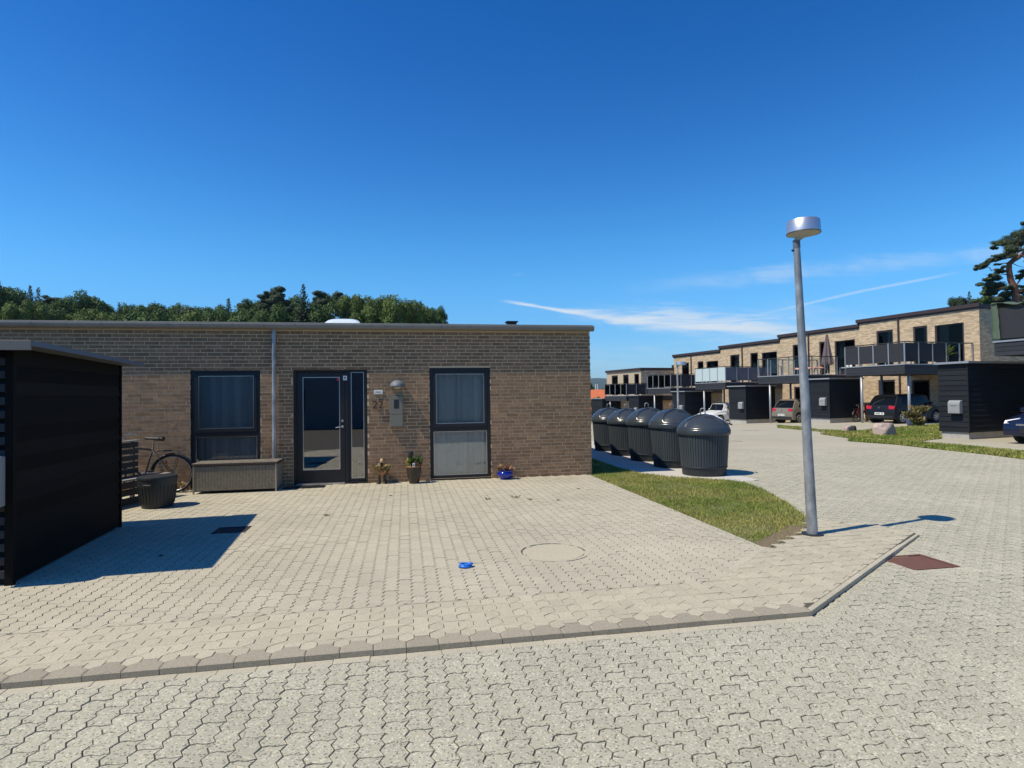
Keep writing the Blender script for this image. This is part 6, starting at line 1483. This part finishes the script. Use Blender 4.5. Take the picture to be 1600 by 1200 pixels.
TL = [(-6, 448, 70, 60, 'broad', 'crown_mid'), (18, 455, 74, 62, 'broad', 'crown_mid'), (47, 448, 72, 34, 'conifer', 'crown_dark'), (60, 452, 78, 40, 'conifer', 'crown_dark'), (36, 473, 66, 60, 'broad', 'crown_light'),
      (80, 463, 80, 50, 'pine', 'crown_dark'), (104, 471, 76, 50, 'broad', 'crown_mid'), (128, 463, 78, 62, 'broad', 'crown_mid'), (155, 474, 84, 50, 'broad', 'crown_mid'), (186, 475, 76, 34, 'conifer', 'crown_dark'),
      (170, 486, 88, 50, 'broad', 'crown_mid'), (206, 479, 86, 44, 'broad', 'crown_mid'), (229, 476, 84, 48, 'broad', 'crown_mid'), (252, 482, 90, 44, 'conifer', 'crown_dark'), (268, 478, 88, 52, 'broad', 'crown_mid'), (290, 481, 86, 52, 'pine', 'crown_dark'),
      (312, 482, 90, 50, 'broad', 'crown_light'), (332, 481, 82, 44, 'broad', 'crown_mid'), (357, 469, 84, 42, 'conifer', 'crown_pine_'), (378, 474, 88, 50, 'pine', 'crown_dark'), (402, 470, 80, 44, 'broad', 'crown_mid'),
      (418, 457, 78, 44, 'pine', 'crown_dark'), (437, 450, 74, 56, 'pine', 'crown_dark'), (474, 447, 70, 50, 'conifer', 'crown_dark'), (497, 456, 78, 50, 'pine', 'crown_dark'), (516, 460, 84, 40, 'broad', 'crown_mid'), (531, 458, 80, 30, 'pine', 'crown_pine'),
      (549, 466, 74, 50, 'broad', 'crown_light'), (580, 466, 68, 60, 'broad', 'crown_light'), (610, 464, 66, 70, 'broad', 'crown_light'), (640, 472, 68, 58, 'broad', 'crown_light'), (662, 482, 72, 46, 'broad', 'crown_mid'), (682, 483, 76, 36, 'broad', 'crown_mid'), (452, 466, 84, 60, 'broad', 'crown_mid'), (346, 488, 76, 60, 'broad', 'crown_mid'), (240, 490, 74, 80, 'broad', 'crown_mid'), (300, 492, 74, 80, 'broad', 'crown_light'), (140, 486, 72, 80, 'broad', 'crown_light'), (200, 491, 74, 70, 'broad', 'crown_mid'), (390, 488, 74, 70, 'broad', 'crown_mid'), (430, 484, 72, 70, 'broad', 'crown_mid'), (85, 482, 70, 60, 'broad', 'crown_mid'), (500, 478, 72, 70, 'broad', 'crown_mid')]
for i, (px, yt, dp_, w_, kd, mm) in enumerate(TL):
    mm = 'crown_dark' if mm.endswith('_') else mm
    sz = 'tall' if yt < 460 else 'medium' if yt < 476 else 'low'
    col_ = {'crown_dark': 'dark', 'crown_mid': 'green', 'crown_light': 'light green', 'crown_pine': 'sparse'}[mm]
    nm = {'broad': 'broadleaf tree', 'conifer': 'pointed spruce', 'pine': 'ragged pine'}[kd]
    same = sorted([t_ for t_ in TL if t_[4] == kd], key=lambda t_: t_[0])
    tree(px, yt, dp_, w_, kd, mm, f'{sz} {col_} {nm}, {ORD[same.index(TL[i])]} of its kind from the left above the roof')
# trees over the terrace and far
for px, yt, dp_, w_, kd, mm, lab in ((1514, 457, 48, 26, 'conifer', 'crown_dark', 'small dark spruce tip over the terrace roof'), (1548, 434, 46, 52, 'pine', 'crown_pine', 'bushy pine left of the tall crooked pine'), (1496, 466, 50, 34, 'broad', 'crown_dark', 'low dark tree just over the roof edge, left of the spruce tip'), (1530, 464, 48, 40, 'broad', 'crown_mid', 'low broadleaf crown over the roof between spruce tip and pine'), (1572, 458, 47, 50, 'pine', 'crown_dark', 'dark low pine behind the crooked trunk'), (1600, 452, 50, 60, 'pine', 'crown_dark', 'dark low pine at the right edge behind the tarp balcony')):
    tree(px, yt, dp_, w_, kd, mm, lab, 'trees behind the terrace', v=1)
for px, yt, dp_, w_, lab in ((921, 598, 110, 18, 'dark tree between bungalow corner and hills'), (965, 597, 130, 26, 'round tree against the hills'), (985, 601, 120, 20, 'tree against the hills by the brown gable'), (932, 622, 62, 22, 'small bushy tree below the orange roof'), (945, 606, 140, 30, 'low tree beyond the far balcony')):
    tree(px, yt, dp_, w_, 'broad', 'crown_mid', lab, 'far trees towards the hills')
# tall crooked pine
D = 45.0; b0 = C(1590, 500, D); e = empty('tall_pine_tree', (b0.x, b0.y, g(b0.x, b0.y)-0.2)); tag(e, 'tall crooked pine with reddish trunk and flat needle pads at the right edge', 'tree')
EL = e.location
def cp(px, py, dd_=0): return C(px, py, D+dd_)-EL
m_ = MB(); m_.tube([cp(1592, 620), cp(1590, 520), cp(1588, 470), cp(1585.5, 452), cp(1579, 437), cp(1576.5, 422), cp(1577, 412), cp(1583, 407), cp(1592, 402), cp(1601, 394), cp(1612, 380), cp(1618, 362)], [.42, .36, .27, .24, .21, .19, .18, .17, .15, .13, .10, .05], 10); m_.build('trunk', Mt['pinebark'], e, smooth=True)
m_ = MB()
for pts, r_ in (([cp(1577, 412), cp(1571, 411), cp(1562, 412)], .07), ([cp(1576, 425), cp(1566, 421), cp(1555, 420), cp(1549, 423), cp(1546, 418), cp(1540, 417)], .06), ([cp(1577, 430), cp(1567, 428), cp(1558, 432)], .05), ([cp(1585, 405), cp(1589, 398), cp(1591, 388), cp(1590, 375)], .09), ([cp(1589, 400), cp(1580, 402), cp(1570, 403)], .05), ([cp(1583, 448), cp(1589, 444), cp(1594, 437), cp(1599, 431)], .09), ([cp(1581, 450), cp(1572, 449), cp(1562, 450)], .06), ([cp(1590, 456), cp(1600, 455), cp(1612, 452)], .07), ([cp(1596, 399), cp(1604, 405), cp(1616, 408)], .06), ([cp(1583, 412), cp(1592, 416), cp(1602, 418)], .03), ([cp(1553, 430), cp(1545, 431), cp(1537, 428)], .02)):
    m_.tube(pts, [r_*(1-0.7*i/(len(pts)-1)) for i in range(len(pts))], 6)
m_.build('limbs', Mt['pinebark'], e, smooth=True)
pads = [(1589, 369, 18, 9, 2), (1601, 362, 16, 9, -1), (1562, 381, 12, 6, 0), (1553, 387, 6, 3, 0), (1575, 378, 14, 7, 1.5), (1586, 387, 17, 7, -1.5), (1596, 378, 16, 10, 0), (1566, 401, 16, 4.5, 0), (1578, 395, 14, 6, 1), (1552, 406, 7, 3, 0), (1537, 415, 9, 5, 0), (1544, 409, 7, 4.5, .5), (1526, 420, 6, 3, 0), (1531, 417, 7, 4, 0), (1558, 413, 6, 1.5, 0), (1560, 424, 8, 4, 1), (1568, 417, 6, 2.5, -1), (1555, 430, 8, 4, 0), (1597, 430, 11, 4, 0), (1591, 434, 7, 3, 1), (1604, 425, 9, 5, -1), (1572, 450, 14, 3.5, 0), (1598, 447, 7, 2.5, 0), (1601, 349, 7, 4, 0), (1620, 352, 20, 10, 0), (1625, 372, 20, 9, 1), (1618, 385, 14, 6, -1), (1640, 365, 16, 10, 0), (1616, 408, 12, 5, 0), (1616, 452, 14, 5, 0)]
r_ = random.Random(12); m_ = MB(); pxm = D/FPX
for px, py, rx, ry, dd_ in pads:
    c = cp(px, py, dd_); RX, RZ = rx*pxm, ry*pxm
    sub = [(Vector((r_.uniform(-.75, .75)*RX, r_.uniform(-.6, .6)*RX, r_.uniform(-.45, .5)*RZ)), r_.uniform(.35, .55)) for _ in range(6+int(rx/2))]
    for s, k in sub:
        for j in range(130):
            d_ = Vector((r_.gauss(0, 1), r_.gauss(0, 1), r_.gauss(0, 1))).normalized(); q = r_.random()**.4
            p = c+s+Vector((d_.x*RX*k*q, d_.y*RX*k*q, d_.z*RZ*k*q*1.1)); n = (d_+Vector((r_.gauss(0, .5), r_.gauss(0, .5), .8))).normalized(); a = n.cross(Vector((r_.gauss(0, 1), r_.gauss(0, 1), r_.gauss(0, 1)))).normalized(); b = n.cross(a); s_ = r_.uniform(.03, .075)
            m_.add([p-a*s_, p+b*s_*.5, p+a*s_*1.1, p-b*s_*.5], [(0, 1, 2, 3)])
m_.build('crown', Mt['crown_pine'], e)

# ================================================================== AIR
hz_ = MB().box(-2550, 2950, -560, 3950, -12.5, 92).build('haze', bpy.data.materials.new('haze_air')); hz_['kind'] = 'stuff'; hz_['label'] = 'thin blue air that pales the distant hills'
hm = hz_.data.materials[0]; hm.use_nodes = True; t_ = hm.node_tree; t_.nodes.clear()
pv = N(t_, 'ShaderNodeVolumePrincipled'); pv.inputs['Color'].default_value = (0.62, 0.78, 1.0, 1); pv.inputs['Density'].default_value = 0.00014; pv.inputs['Anisotropy'].default_value = 0.2
mo = N(t_, 'ShaderNodeOutputMaterial'); t_.links.new(pv.outputs[0], mo.inputs['Volume'])
